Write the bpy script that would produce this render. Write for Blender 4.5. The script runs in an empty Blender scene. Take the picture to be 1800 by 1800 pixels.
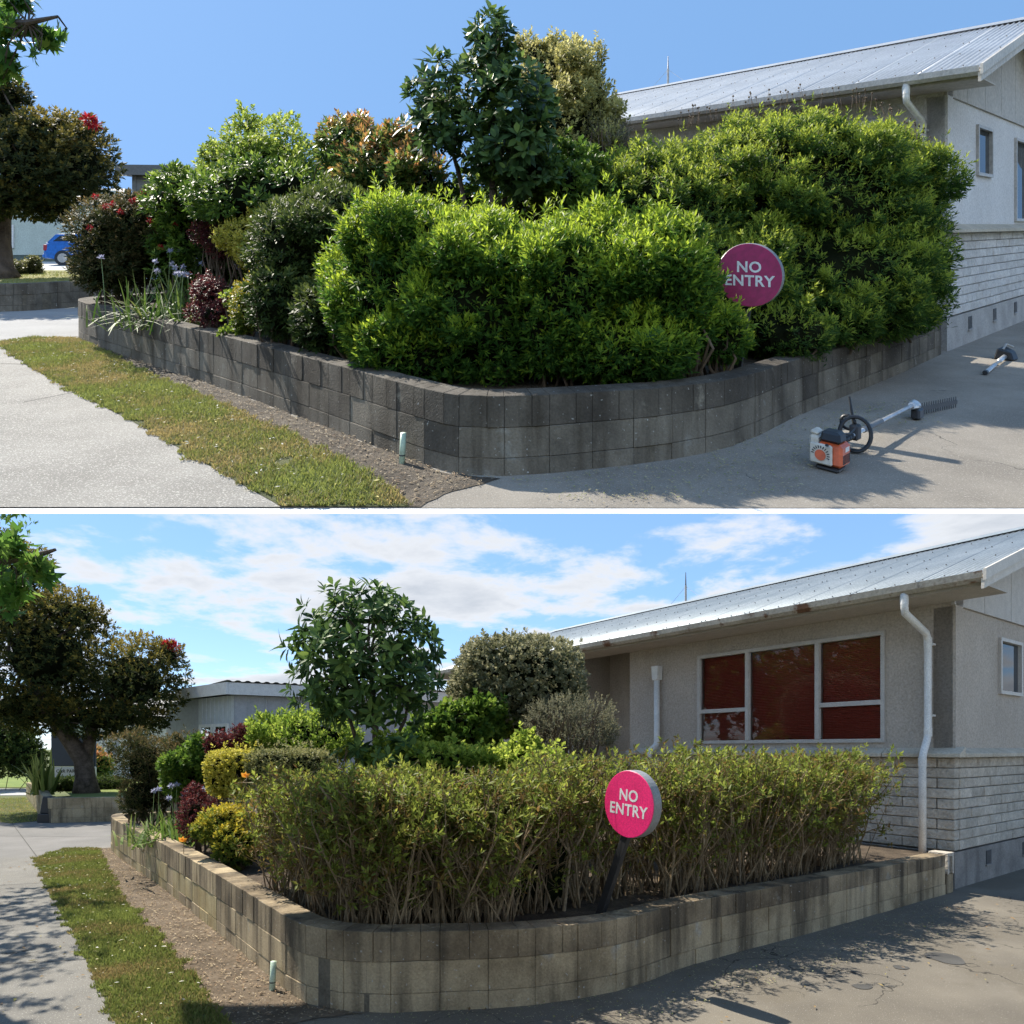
import bpy, math, random
import numpy as np
from mathutils import Vector

# ------------------------------------------------------------------ camera, world, sun
# The photograph is a before / after pair.  Two gardens are built: the cut-back garden on
# level ground (camera eye 1.66 m above it) and, above and in front of it, the overgrown garden on a
# steeply rising terrace with an added white divider strip, built at a smaller scale.
F = 1180.0            # focal length in pixels of the 1800 px frame
EYE = 1.66
scene = bpy.context.scene
cam_d = bpy.data.cameras.new('camera')
cam = bpy.data.objects.new('camera', cam_d)
scene.collection.objects.link(cam)
scene.camera = cam
cam.location = (0, 0, EYE)
cam.rotation_euler = (math.radians(90), 0, 0)
cam_d.sensor_width = 36
cam_d.lens = 36 * F / 1800
cam_d.shift_y = (1316 - 900) / 1800.0      # level camera, horizon low in the frame
cam_d.clip_start = 0.05
cam_d.clip_end = 2000

SUN_AZ = math.radians(53)     # left of straight ahead
SUN_EL = math.radians(58)
sun_dir = Vector((-math.sin(SUN_AZ) * math.cos(SUN_EL), math.cos(SUN_AZ) * math.cos(SUN_EL), math.sin(SUN_EL)))
sd = bpy.data.lights.new('sun', 'SUN')
sd.energy = 4.8
sd.angle = math.radians(0.53)
sd.color = (1.0, 0.93, 0.81)
sun = bpy.data.objects.new('sun', sd)
scene.collection.objects.link(sun)
sun.rotation_euler = (-sun_dir).to_track_quat('-Z', 'Y').to_euler()
sun.location = (-10, 10, 30)

world = bpy.data.worlds.new('World')
scene.world = world
world.use_nodes = True
wn, wl = world.node_tree.nodes, world.node_tree.links
wn.clear()
wout = wn.new('ShaderNodeOutputWorld')
sky = wn.new('ShaderNodeTexSky')
sky.sky_type = 'NISHITA'
sky.sun_disc = False
sky.sun_elevation = SUN_EL
sky.sun_rotation = -SUN_AZ
sky.air_density = 0.75
sky.altitude = 600
sky.dust_density = 0.15
sky.ozone_density = 1.6
bg = wn.new('ShaderNodeBackground')
bg.inputs[1].default_value = 0.145
hsv = wn.new('ShaderNodeHueSaturation')
hsv.inputs['Hue'].default_value = 0.497; hsv.inputs['Saturation'].default_value = 1.0; hsv.inputs['Value'].default_value = 1.0
wl.new(sky.outputs[0], hsv.inputs['Color'])
skm = wn.new('ShaderNodeMixRGB'); skm.inputs[0].default_value = 0.55
wl.new(hsv.outputs[0], skm.inputs[1]); skm.inputs[2].default_value = (0.95, 1.95, 3.5, 1)
wl.new(skm.outputs[0], bg.inputs[0])
# a bank of fair-weather cloud low in the sky, all round the horizon
tc = wn.new('ShaderNodeTexCoord')
sep = wn.new('ShaderNodeSeparateXYZ')
wl.new(tc.outputs['Generated'], sep.inputs[0])
def wmath(op, a, b=None, c=None):
    n = wn.new('ShaderNodeMath'); n.operation = op
    for i, v in enumerate((a, b, c)):
        if v is None: continue
        if isinstance(v, (int, float)): n.inputs[i].default_value = v
        else: wl.new(v, n.inputs[i])
    return n.outputs[0]
zz = wmath('ADD', wmath('MAXIMUM', sep.outputs[2], 0.0), 0.13)
cu = wn.new('ShaderNodeCombineXYZ')
wl.new(wmath('DIVIDE', sep.outputs[0], zz), cu.inputs[0])
wl.new(wmath('DIVIDE', sep.outputs[1], zz), cu.inputs[1])
cu.inputs[2].default_value = 8.3
def wnoise(scale, detail, rough, dist):
    n = wn.new('ShaderNodeTexNoise')
    n.inputs['Scale'].default_value = scale
    n.inputs['Detail'].default_value = detail
    n.inputs['Roughness'].default_value = rough
    n.inputs['Distortion'].default_value = dist
    wl.new(cu.outputs[0], n.inputs['Vector'])
    return n.outputs['Fac']
n1 = wnoise(2.3, 10, 0.60, 0.15)
n2 = wnoise(0.85, 3, 0.5, 0.0)
dens = wmath('ADD', wmath('MULTIPLY', n1, 0.8), wmath('MULTIPLY', n2, 0.55))
mr = wn.new('ShaderNodeMapRange'); mr.interpolation_type = 'SMOOTHSTEP'
mr.inputs[1].default_value = 0.61; mr.inputs[2].default_value = 0.745
wl.new(dens, mr.inputs[0])
band = wn.new('ShaderNodeMapRange'); band.interpolation_type = 'SMOOTHSTEP'
band.inputs[1].default_value = 0.36; band.inputs[2].default_value = 0.52
band.inputs[3].default_value = 1.0; band.inputs[4].default_value = 0.0
wl.new(sep.outputs[2], band.inputs[0])
cmask = wmath('MULTIPLY', wmath('MULTIPLY', mr.outputs[0], band.outputs[0]), 0.93)
ccol = wn.new('ShaderNodeValToRGB')
ccol.color_ramp.elements[0].position = 0.66; ccol.color_ramp.elements[0].color = (0.95, 0.96, 0.98, 1)
ccol.color_ramp.elements[1].position = 0.95; ccol.color_ramp.elements[1].color = (0.52, 0.56, 0.62, 1)
wl.new(dens, ccol.inputs[0])
cbg = wn.new('ShaderNodeBackground')
cbg.inputs[1].default_value = 0.56
wl.new(ccol.outputs[0], cbg.inputs[0])
mixs = wn.new('ShaderNodeMixShader')
wl.new(cmask, mixs.inputs[0]); wl.new(bg.outputs[0], mixs.inputs[1]); wl.new(cbg.outputs[0], mixs.inputs[2])
wl.new(mixs.outputs[0], wout.inputs[0])

scene.view_settings.view_transform = 'Standard'
scene.view_settings.look = 'None'
scene.view_settings.exposure = 0.9
scene.view_settings.gamma = 1.0
scene.render.engine = 'CYCLES'
scene.cycles.max_bounces = 5
scene.cycles.diffuse_bounces = 3
scene.cycles.glossy_bounces = 2
scene.cycles.transmission_bounces = 3
scene.cycles.use_adaptive_sampling = True
scene.cycles.adaptive_threshold = 0.025
scene.cycles.transparent_max_bounces = 6

random.seed(4)
rng = np.random.default_rng(7)
COL = scene.collection

# ------------------------------------------------------------------ the two sites
class Site:
    """ground coordinates (X right, Y ahead, H above the site's ground) -> world."""
    def __init__(self, s, k, yh, tag):
        self.s, self.k, self.yh, self.tag = s, k, yh, tag
    def P(self, p):
        p = np.asarray(p, float)
        q = np.empty_like(p)
        q[..., 0] = self.s * p[..., 0]
        q[..., 1] = self.s * p[..., 1]
        q[..., 2] = EYE + self.s * (p[..., 2] - EYE) + self.k * self.s * p[..., 1]
        return q
    def G(self, px, py, H=0.0):
        Y = (EYE - H) * F / (py - self.yh)
        return np.array([(px - 900) / F * Y, Y, H])
    def at(self, px, py, Y):
        return np.array([(px - 900) / F * Y, Y, EYE + (self.yh - py) / F * Y])
B = Site(1.0, 0.0, 1316.0, 'lower')
A = Site(0.22, (1316.0 - 395.0) / F, 395.0, 'upper')     # terrace rising away from the camera

# ------------------------------------------------------------------ mesh helpers
def nrm(v):
    v = np.asarray(v, float); return v / (np.linalg.norm(v) + 1e-12)

def tagp(o, label=None, cat=None, group=None, kind=None):
    if label: o['label'] = label
    if cat: o['category'] = cat
    if group: o['group'] = group
    if kind: o['kind'] = kind
    return o

def link_mesh(name, me, mat, fr, parent, base):
    if mat is not None: me.materials.append(mat)
    o = bpy.data.objects.new(name, me); COL.objects.link(o)
    if parent is not None: o.parent = parent
    else: o.location = fr.P(base)
    return o

class MB:
    def __init__(self): self.v, self.f = [], []
    def add(self, vs, fs):
        o = len(self.v)
        self.v += [tuple(map(float, p)) for p in vs]
        self.f += [tuple(i + o for i in f) for f in fs]
        return self
    HF = ((3, 2, 1, 0), (4, 5, 6, 7), (0, 1, 5, 4), (1, 2, 6, 5), (2, 3, 7, 6), (3, 0, 4, 7))
    def hexa(self, c, ch=0.0):
        c = [np.asarray(p, float) for p in c]
        if ch <= 0: return self.add(c, self.HF)
        vs, key, fs = [], {}, []
        for fi, f in enumerate(self.HF):
            for j, i in enumerate(f):
                a, b = f[j - 1], f[(j + 1) % 4]
                key[(fi, i)] = len(vs)
                vs.append(c[i] + ch * nrm(c[a] - c[i]) + ch * nrm(c[b] - c[i]))
            fs.append(tuple(key[(fi, i)] for i in f))
        edges, corners = {}, {}
        for fi, f in enumerate(self.HF):
            for j, i in enumerate(f):
                n = f[(j + 1) % 4]
                edges.setdefault(tuple(sorted((i, n))), []).append((fi, i, n))
                corners.setdefault(i, []).append(fi)
        for (i, n), l in edges.items():
            (f0, a, b), (f1, c1, d1) = l
            fs.append((key[(f0, b)], key[(f0, a)], key[(f1, a)], key[(f1, b)]))
        for i, l in corners.items(): fs.append(tuple(key[(q, i)] for q in l))
        return self.add(vs, fs)
    def box(self, o, a, b, c, ch=0.0):
        """corner o and three edge vectors."""
        o, a, b, c = [np.asarray(q, float) for q in (o, a, b, c)]
        return self.hexa([o, o + a, o + a + b, o + b, o + c, o + a + c, o + a + b + c, o + b + c], ch)
    def tube(self, pts, rad, n=7, cap=True):
        pts = [np.asarray(p, float) for p in pts]
        if np.isscalar(rad): rad = [rad] * len(pts)
        vs, fs = [], []
        ref = None
        for i, p in enumerate(pts):
            d = nrm(pts[min(i + 1, len(pts) - 1)] - pts[max(i - 1, 0)])
            if ref is None: ref = np.array([1, 0, 0]) if abs(d[0]) < .8 else np.array([0, 1, 0])
            x = nrm(ref - d * ref.dot(d)); y = np.cross(d, x); ref = x
            for k in range(n):
                a = 2 * math.pi * k / n
                vs.append(p + rad[i] * (math.cos(a) * x + math.sin(a) * y))
        for i in range(len(pts) - 1):
            for k in range(n):
                k2 = (k + 1) % n
                fs.append((i * n + k, i * n + k2, (i + 1) * n + k2, (i + 1) * n + k))
        if cap:
            fs.append(tuple(range(n - 1, -1, -1)))
            fs.append(tuple((len(pts) - 1) * n + k for k in range(n)))
        return self.add(vs, fs)
    def prism(self, poly, ext):
        """closed polygon (3D points) extruded by vector ext."""
        poly = [np.asarray(p, float) for p in poly]; ext = np.asarray(ext, float); n = len(poly)
        vs = poly + [p + ext for p in poly]
        fs = [tuple(range(n - 1, -1, -1)), tuple(range(n, 2 * n))]
        fs += [(i, (i + 1) % n, n + (i + 1) % n, n + i) for i in range(n)]
        return self.add(vs, fs)
    def build(self, name, mat, fr, parent=None, base=(0, 0, 0), smooth=False):
        b = fr.P(np.asarray(base, float))
        vv = fr.P(np.array(self.v)) - b
        me = bpy.data.meshes.new(name)
        me.from_pydata(vv.tolist(), [], self.f)
        if smooth: me.polygons.foreach_set('use_smooth', [True] * len(me.polygons))
        me.update()
        return link_mesh(name, me, mat, fr, parent, base)

def mesh_np(name, verts, faces, fr, mat, parent, base, tint=None, smooth=False):
    """fast mesh: verts (n,3) in site coords, faces (m,k)."""
    k = faces.shape[1]
    me = bpy.data.meshes.new(name)
    vv = (fr.P(verts) - fr.P(np.asarray(base, float))).astype(np.float32)
    me.vertices.add(len(vv)); me.vertices.foreach_set('co', vv.ravel())
    me.loops.add(faces.size); me.loops.foreach_set('vertex_index', faces.astype(np.int32).ravel())
    me.polygons.add(len(faces))
    me.polygons.foreach_set('loop_start', np.arange(0, faces.size, k, dtype=np.int32))
    me.polygons.foreach_set('loop_total', np.full(len(faces), k, np.int32))
    if smooth: me.polygons.foreach_set('use_smooth', np.ones(len(faces), bool))
    me.update(calc_edges=True)
    if tint is not None:
        at = me.attributes.new('tint', 'FLOAT', 'POINT')
        at.data.foreach_set('value', tint.astype(np.float32))
    return link_mesh(name, me, mat, fr, parent, base)

def thing(name, label, cat, fr, base, group=None, kind=None):
    o = bpy.data.objects.new(name, None); COL.objects.link(o)
    o.empty_display_size = 0.2
    o.location = fr.P(np.asarray(base, float))
    return tagp(o, label, cat, group, kind)

# ------------------------------------------------------------------ materials
MATS = {}
def new_mat(name):
    m = bpy.data.materials.new(name); m.use_nodes = True
    n = m.node_tree.nodes; n.clear()
    out = n.new('ShaderNodeOutputMaterial')
    return m, n, m.node_tree.links, out
def ramp(n, stops):
    r = n.new('ShaderNodeValToRGB'); e = r.color_ramp.elements
    while len(e) < len(stops): e.new(0.5)
    for el, (p, c) in zip(e, stops):
        el.position = p; el.color = (*c, 1)
    return r
def surf(name, c1, c2, scale=4, rough=0.85, bump=0.3, bscale=60, fr=None, c3=None, speck=None, streak=None,
         rnd=0.0, crack=None, spec=0.3, patch=None, metal=0.0, bdist=0.01, lo=0.35, hi=0.68):
    """procedural surface: soft noise between c1 and c2, fine grain, optional specks, vertical streaks, patches."""
    fs = 1.0 / (fr.s if fr else 1.0)
    key = (name, fs)
    if key in MATS: return MATS[key]
    m, n, l, out = new_mat(name)
    tcn = n.new('ShaderNodeTexCoord')
    mp = n.new('ShaderNodeMapping'); mp.inputs['Scale'].default_value = (fs, fs, fs)
    l.new(tcn.outputs['Object'], mp.inputs[0])
    def noise(s, d=5, r=.6, vec=None):
        q = n.new('ShaderNodeTexNoise'); q.inputs['Scale'].default_value = s
        q.inputs['Detail'].default_value = d; q.inputs['Roughness'].default_value = r
        l.new(vec or mp.outputs[0], q.inputs['Vector']); return q.outputs['Fac']
    def mix(kind, fac, a, b):
        q = n.new('ShaderNodeMixRGB'); q.blend_type = kind
        for i, v in ((0, fac), (1, a), (2, b)):
            if isinstance(v, (int, float)): q.inputs[i].default_value = v
            elif isinstance(v, tuple): q.inputs[i].default_value = (*v, 1)
            else: l.new(v, q.inputs[i])
        return q.outputs[0]
    def thr(src, a, b):
        q = n.new('ShaderNodeMapRange'); q.inputs[1].default_value = a; q.inputs[2].default_value = b
        l.new(src, q.inputs[0]); return q.outputs[0]
    st = [(lo, c1), (hi, c2)] if c3 is None else [(lo - .05, c1), ((lo + hi) / 2, c2), (hi + .07, c3)]
    r = ramp(n, st); l.new(noise(scale), r.inputs[0]); col = r.outputs[0]
    if patch: col = mix('MIX', thr(noise(patch[1], 4), patch[2], patch[2] + .08), col, patch[0])
    if streak:
        mp2 = n.new('ShaderNodeMapping'); mp2.inputs['Scale'].default_value = (fs * streak[1], fs * streak[1], fs * .5)
        l.new(tcn.outputs['Object'], mp2.inputs[0])
        sv = noise(1.0, 4, .6, mp2.outputs[0])
        q = n.new('ShaderNodeMath'); q.operation = 'MULTIPLY'; q.inputs[1].default_value = streak[3]
        l.new(thr(sv, streak[2], streak[2] + .2), q.inputs[0])
        col = mix('MIX', q.outputs[0], col, streak[0])
    fine = noise(bscale, 3, .7)
    g = ramp(n, [(.25, (.72, .72, .72)), (.75, (1.25, 1.25, 1.25))]); l.new(fine, g.inputs[0])
    col = mix('MULTIPLY', 1.0, col, g.outputs[0])
    if speck:
        col = mix('MIX', thr(noise(speck[1], 2, .5), speck[2], speck[2] + .06), col, speck[0])
    if crack:
        nz = n.new('ShaderNodeTexNoise'); nz.inputs['Scale'].default_value = 1.6; nz.inputs['Detail'].default_value = 6; l.new(mp.outputs[0], nz.inputs['Vector'])
        av = n.new('ShaderNodeMixRGB'); av.blend_type = 'ADD'; av.inputs[0].default_value = .9; l.new(mp.outputs[0], av.inputs[1]); l.new(nz.outputs['Color'], av.inputs[2])
        vo = n.new('ShaderNodeTexVoronoi'); vo.feature = 'DISTANCE_TO_EDGE'; vo.inputs['Scale'].default_value = crack; l.new(av.outputs[0], vo.inputs['Vector'])
        cm = n.new('ShaderNodeMath'); cm.operation = 'MULTIPLY'; l.new(thr(vo.outputs['Distance'], .0022, .0008), cm.inputs[0]); l.new(thr(noise(.6, 3), .48, .56), cm.inputs[1])
        col = mix('MIX', cm.outputs[0], col, tuple(q * .35 for q in c1))
    if rnd:
        oi = n.new('ShaderNodeObjectInfo')
        rr = ramp(n, [(0, (1 - rnd,) * 3), (1, (1 + rnd,) * 3)]); l.new(oi.outputs['Random'], rr.inputs[0])
        col = mix('MULTIPLY', 1.0, col, rr.outputs[0])
    p = n.new('ShaderNodeBsdfPrincipled')
    l.new(col, p.inputs['Base Color']); p.inputs['Roughness'].default_value = rough
    p.inputs['Specular IOR Level'].default_value = spec; p.inputs['Metallic'].default_value = metal
    if bump:
        b = n.new('ShaderNodeBump'); b.inputs['Strength'].default_value = bump
        b.inputs['Distance'].default_value = bdist / fs
        l.new(fine, b.inputs['Height']); l.new(b.outputs[0], p.inputs['Normal'])
    l.new(p.outputs[0], out.inputs[0])
    MATS[key] = m
    return m
def leafmat(name, c0, c1, c2, trans=0.38, rough=0.55, spec=0.12):
    if name in MATS: return MATS[name]
    m, n, l, out = new_mat(name)
    a = n.new('ShaderNodeAttribute'); a.attribute_name = 'tint'
    r = ramp(n, [(0.05, c0), (0.5, c1), (0.95, c2)])
    l.new(a.outputs['Fac'], r.inputs[0])
    p = n.new('ShaderNodeBsdfPrincipled'); p.inputs['Roughness'].default_value = rough
    p.inputs['Specular IOR Level'].default_value = spec
    l.new(r.outputs[0], p.inputs['Base Color'])
    t = n.new('ShaderNodeBsdfTranslucent')
    hs = n.new('ShaderNodeHueSaturation'); hs.inputs['Saturation'].default_value = 1.0; hs.inputs['Value'].default_value = 1.7
    l.new(r.outputs[0], hs.inputs['Color']); l.new(hs.outputs[0], t.inputs[0])
    mx = n.new('ShaderNodeMixShader'); mx.inputs[0].default_value = trans
    l.new(p.outputs[0], mx.inputs[1]); l.new(t.outputs[0], mx.inputs[2]); l.new(mx.outputs[0], out.inputs[0])
    MATS[name] = m
    return m
def plain(name, c, rough=0.5, spec=0.5, metal=0.0, var=0.08):
    return surf(name, tuple(x * (1 - var) for x in c), tuple(min(1, x * (1 + var)) for x in c), 9, rough, 0.04, 90, None, spec=spec, metal=metal)
def glassmat(name, tintc=(0.02, 0.025, 0.03), trans=True):
    if name in MATS: return MATS[name]
    m, n, l, out = new_mat(name)
    g = n.new('ShaderNodeBsdfGlossy'); g.inputs['Roughness'].default_value = 0.02
    fz = n.new('ShaderNodeFresnel'); fz.inputs[0].default_value = 1.36 if trans else 1.5
    mx = n.new('ShaderNodeMixShader')
    if trans:
        t = n.new('ShaderNodeBsdfTransparent'); t.inputs[0].default_value = (.86, .88, .88, 1)
    else:
        t = n.new('ShaderNodeBsdfDiffuse'); t.inputs[0].default_value = (*tintc, 1)
    l.new(fz.outputs[0], mx.inputs[0]); l.new(t.outputs[0], mx.inputs[1]); l.new(g.outputs[0], mx.inputs[2])
    l.new(mx.outputs[0], out.inputs[0]); MATS[name] = m
    return m

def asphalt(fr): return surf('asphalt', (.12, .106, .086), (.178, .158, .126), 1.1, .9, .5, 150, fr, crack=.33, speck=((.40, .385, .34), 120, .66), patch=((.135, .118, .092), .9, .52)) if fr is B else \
    surf('asphalt_pale', (.23, .205, .172), (.32, .286, .24), 1.3, .9, .5, 120, fr, crack=.33, speck=((.42, .39, .34), 90, .62))  # upper copy of one asphalt, brighter light put into its paler colour
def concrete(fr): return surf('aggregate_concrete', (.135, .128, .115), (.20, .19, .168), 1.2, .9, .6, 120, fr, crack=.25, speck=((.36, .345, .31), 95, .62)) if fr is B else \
    surf('aggregate_concrete_pale', (.22, .207, .185), (.31, .292, .262), 1.4, .9, .6, 105, fr, speck=((.52, .49, .44), 80, .58))  # lower copy darkened, the footpath's tree shade put into its colour
def blockmat(fr): return surf('block' if fr is B else 'block_shaded', *(((.17, .128, .075), (.41, .325, .205)) if fr is B else ((.075, .064, .05), (.185, .16, .125))), 1.7, .95, .5, 70, fr, c3=(.44, .355, .23) if fr is B else (.24, .21, .165), streak=((.06, .047, .033), 5, .47, .8), rnd=.07, speck=((.42, .41, .38), 42, .70), bdist=.014, patch=((.36, .325, .26) if fr is B else (.25, .235, .2), 3.6, .63))  # one wall twice: shade and exposure difference put into the two colours
def blockmoss(fr): return surf('block_top' if fr is B else 'block_top_shaded', *(((.13, .098, .062), (.36, .285, .185)) if fr is B else ((.058, .049, .04), (.165, .142, .112))), 1.7, .95, .6, 60, fr, patch=((.26, .23, .18), 4.2, .64), streak=((.05, .04, .029), 5, .45, .85), rnd=.08, speck=((.33, .32, .29), 40, .69), bdist=.012)  # mossy top of the same wall, upper copy darkened with painted shade
def blockyellow(fr): return surf('block_lichen', (.27, .20, .09), (.42, .36, .22), 2.2, .95, .5, 70, fr, streak=((.07, .06, .045), 6, .50, .7), rnd=.2, bdist=.012)
def mortar(fr): return surf('mortar', (.10, .085, .062), (.18, .152, .112), 8, .95, .3, 60, fr)
def soilmat(fr): return surf('soil', (.045, .034, .024), (.12, .09, .062), 5, .98, .9, 40, fr, bdist=.03)
def dirtmat(fr): return surf('bare_dirt' if fr is B else 'bare_dirt_shaded', *(((.085, .064, .043), (.175, .135, .095)) if fr is B else ((.06, .048, .036), (.13, .105, .078))), 3, .98, .9, 50, fr, speck=((.36, .31, .25), 30, .66), bdist=.02)  # upper copy darkened, wall-foot shade put into the dirt colour
def turfmat(fr): return surf('turf', (.05, .065, .02), (.11, .115, .04), 2.2, .98, .8, 60, fr, bdist=.02)
def stucco(fr): return surf('stucco', (.43, .375, .315), (.50, .44, .375), 1.2, .92, .9, 38, fr, bdist=.012, streak=((.36, .31, .26), 3, .52, .6)) if fr is B else surf('stucco_pale', (.64, .625, .62), (.72, .705, .70), 1.2, .92, .9, 38, fr, bdist=.012)  # paler copy of one render, brighter exposure put into its colour
def facebrick(fr): return surf('split_block', (.46, .41, .34), (.60, .55, .47), 6, .95, 1.0, 26, fr, rnd=.12, bdist=.035) if fr is B else surf('split_block_pale', (.60, .57, .55), (.72, .70, .67), 6, .95, 1.0, 26, fr, rnd=.10, bdist=.035)  # same blocks, brighter exposure put into the paler copy
WHITE = plain('white_paint', (.74, .73, .70), .4)
GREYM = plain('grey_aluminium', (.46, .44, .41), .45)
BLACKP = plain('black_plastic', (.018, .018, .02), .45)
BARK = surf('bark', (.06, .045, .035), (.16, .125, .10), 7, .95, .8, 30, None, bdist=.02)
TWIG = surf('twig', (.13, .09, .05), (.33, .245, .145), 5, .9, .3, 40, None)
TWIGD = surf('dark_twig', (.07, .05, .035), (.17, .12, .08), 5, .9, .3, 40, None)

# ------------------------------------------------------------------ leaves
def unit(v): return v / (np.linalg.norm(v, axis=-1, keepdims=True) + 1e-9)
def leaves_mesh(base, d, L, W, nvec, fold=.25, shape='kite', droop=0.0):
    """one small folded blade per row -> verts, faces."""
    n = len(base)
    L = np.broadcast_to(L, (n,))[:, None]; W = np.broadcast_to(W, (n,))[:, None]
    side = unit(np.cross(d, nvec)); up = np.cross(side, d)
    if shape == 'kite':
        v = np.stack([base, base + d * L * .48 + side * W * .5 + up * W * fold,
                      base + d * L - up * L * droop, base + d * L * .48 - side * W * .5 + up * W * fold], 1)
        f = np.array([[0, 1, 2], [0, 2, 3]])
    elif shape == 'blade':
        m = base + d * L * .62 - up * L * droop * .35
        v = np.stack([base, base + d * L * .3 + side * W * .40 + up * W * fold, m + side * W * .5 + up * W * fold * .8,
                      base + d * L - up * L * droop, m - side * W * .5 + up * W * fold * .8, base + d * L * .3 - side * W * .40 + up * W * fold, m], 1)
        f = np.array([[0, 1, 6], [1, 2, 6], [2, 3, 6], [3, 4, 6], [4, 5, 6], [5, 0, 6]])
    else:   # palmate, five points
        pts = [(0, 0), (.28, .42), (.22, .18), (.62, .5), (.5, .17), (1, 0), (.5, -.17), (.62, -.5), (.22, -.18), (.28, -.42)]
        v = np.stack([base + d * L * (a - droop * 0) + side * W * b - up * L * droop * a * a for a, b in pts], 1)
        f = np.array([[0, 1, 2], [2, 3, 4], [0, 2, 4], [4, 5, 6], [0, 4, 6], [6, 7, 8], [0, 6, 8], [8, 9, 0]])
    k = v.shape[1]
    faces = (f[None] + (np.arange(n) * k)[:, None, None]).reshape(-1, 3)
    return v.reshape(-1, 3), faces, k

def wob(p, seed, fq=2.2):
    r = np.random.default_rng(seed); o = np.zeros(len(p))
    for i in range(7):
        k = r.normal(size=3) * fq * (1 + .35 * i); o += np.sin(p @ k + r.uniform(0, 6.28)) / (1 + .5 * i)
    return o / 2.6

def lobe(fr, px, py, rx, ry, Y, rd, e=2.4):
    return (fr.at(px, py, Y), np.array([rx * Y / F, rd, ry * Y / F]), e)

def shell(lobes, n, inner=.78, rough=.10, seed=1, hmin=.40, fq=2.2, cut=None, stick=.12):
    """points spread through the outer part of a union of lobes and their outward directions."""
    r = np.random.default_rng(seed)
    area = np.array([l[1][0] * l[1][2] + l[1][0] * l[1][1] + l[1][1] * l[1][2] for l in lobes]); area /= area.sum()
    P_, N_ = [], []
    need = n; tries = 0
    while need > 0 and tries < 12:
        tries += 1
        m = int(need * 1.7) + 50
        li = r.choice(len(lobes), m, p=area)
        c = np.array([l[0] for l in lobes])[li]; rad = np.array([l[1] for l in lobes])[li]; e = np.array([l[2] for l in lobes])[li][:, None]
        u = unit(r.normal(size=(m, 3)))
        sc = (np.abs(u) ** e).sum(1, keepdims=True) ** (-1 / e)
        t = 1 - (1 - inner) * r.random((m, 1)) ** 1.6
        q0 = c + u * sc * rad
        q = c + u * sc * rad * (t + rough * wob(q0, seed + 5, fq)[:, None])
        nn = unit(np.sign(u) * np.abs(u * sc) ** (e - 1) / rad)
        keep = q[:, 2] > hmin
        for j, (cc, rr, ee) in enumerate(lobes):
            fv = ((np.abs((q - cc) / rr)) ** ee).sum(1) ** (1 / ee)
            keep &= ~((fv < inner - .04) & (li != j))
        if cut is not None: keep &= cut(q)
        out_ = (r.random(m) < .10) & (u[:, 2] > -.2)
        q = q + (nn * .5 + np.array([0, 0, .6])) * (out_ * r.uniform(.0, .9, m) * stick)[:, None]
        q, nn = q[keep], nn[keep]
        P_.append(q[:need]); N_.append(nn[:need]); need -= len(q[:need])
    return np.concatenate(P_), np.concatenate(N_)

def sprigs(p, nrmv, per, L, W, stem, upb=.35, spread=(75, 22), seed=1, shape='kite', fold=.2, droop=.0, jit=.35, young=.5):
    """a leafy shoot at every point."""
    r = np.random.default_rng(seed); n = len(p)
    ax = unit(nrmv + np.array([0, 0, upb]) + jit * r.normal(size=(n, 3)))
    ref = unit(np.cross(ax, r.normal(size=(n, 3)))); ref2 = np.cross(ax, ref)
    sz = r.uniform(.75, 1.25, n); st = r.random(n)
    V, Fc, T = [], [], []; off = 0
    for j in range(per):
        t = j / max(1, per - 1)
        ph = j * 2.4 + r.normal(0, .25, n)
        th = np.radians(spread[0] + (spread[1] - spread[0]) * t + r.normal(0, 9, n))
        rad = np.cos(ph)[:, None] * ref + np.sin(ph)[:, None] * ref2
        d = unit(ax * np.cos(th)[:, None] + rad * np.sin(th)[:, None])
        b = p - ax * (stem * (1 - t) * sz)[:, None]
        nv = unit(ax * np.sin(th)[:, None] - rad * np.cos(th)[:, None] + .25 * r.normal(size=(n, 3)))
        v, f, k = leaves_mesh(b, d, L * sz * (1.05 - .3 * t) * r.uniform(.8, 1.15, n), W * sz * r.uniform(.8, 1.2, n), nv, fold, shape, droop)
        V.append(v); Fc.append(f + off); off += len(v)
        tt = np.clip(.55 * st + young * t * .6 + .15 * r.normal(size=n), 0, 1)
        T.append(np.repeat(tt, k))
    return np.concatenate(V), np.concatenate(Fc), np.concatenate(T)

def foliage(fr, parent, base, mat, lobes, n, per, L, W, stem, name='foliage', inner=.72, rough=.1, seed=1, hmin=.42, cut=None, topyoung=0.0, fq=2.2, stick=.12, **kw):
    p, nn = shell(lobes, n, inner, rough, seed, hmin, fq, cut, stick)
    V, Fc, T = sprigs(p, nn, per, L, W, stem, seed=seed + 1, **kw)
    if topyoung:      # upper shoots paler: fresh growth plus sunlit tops put into the tint
        k = len(T) // (per * len(p))
        ty = np.tile(np.repeat(np.clip(nn[:, 2], -.3, 1) * topyoung, k), per)
        T = np.clip(T + ty, 0, 1)
    return mesh_np(name, V, Fc, fr, mat, parent, base, T)

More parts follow.
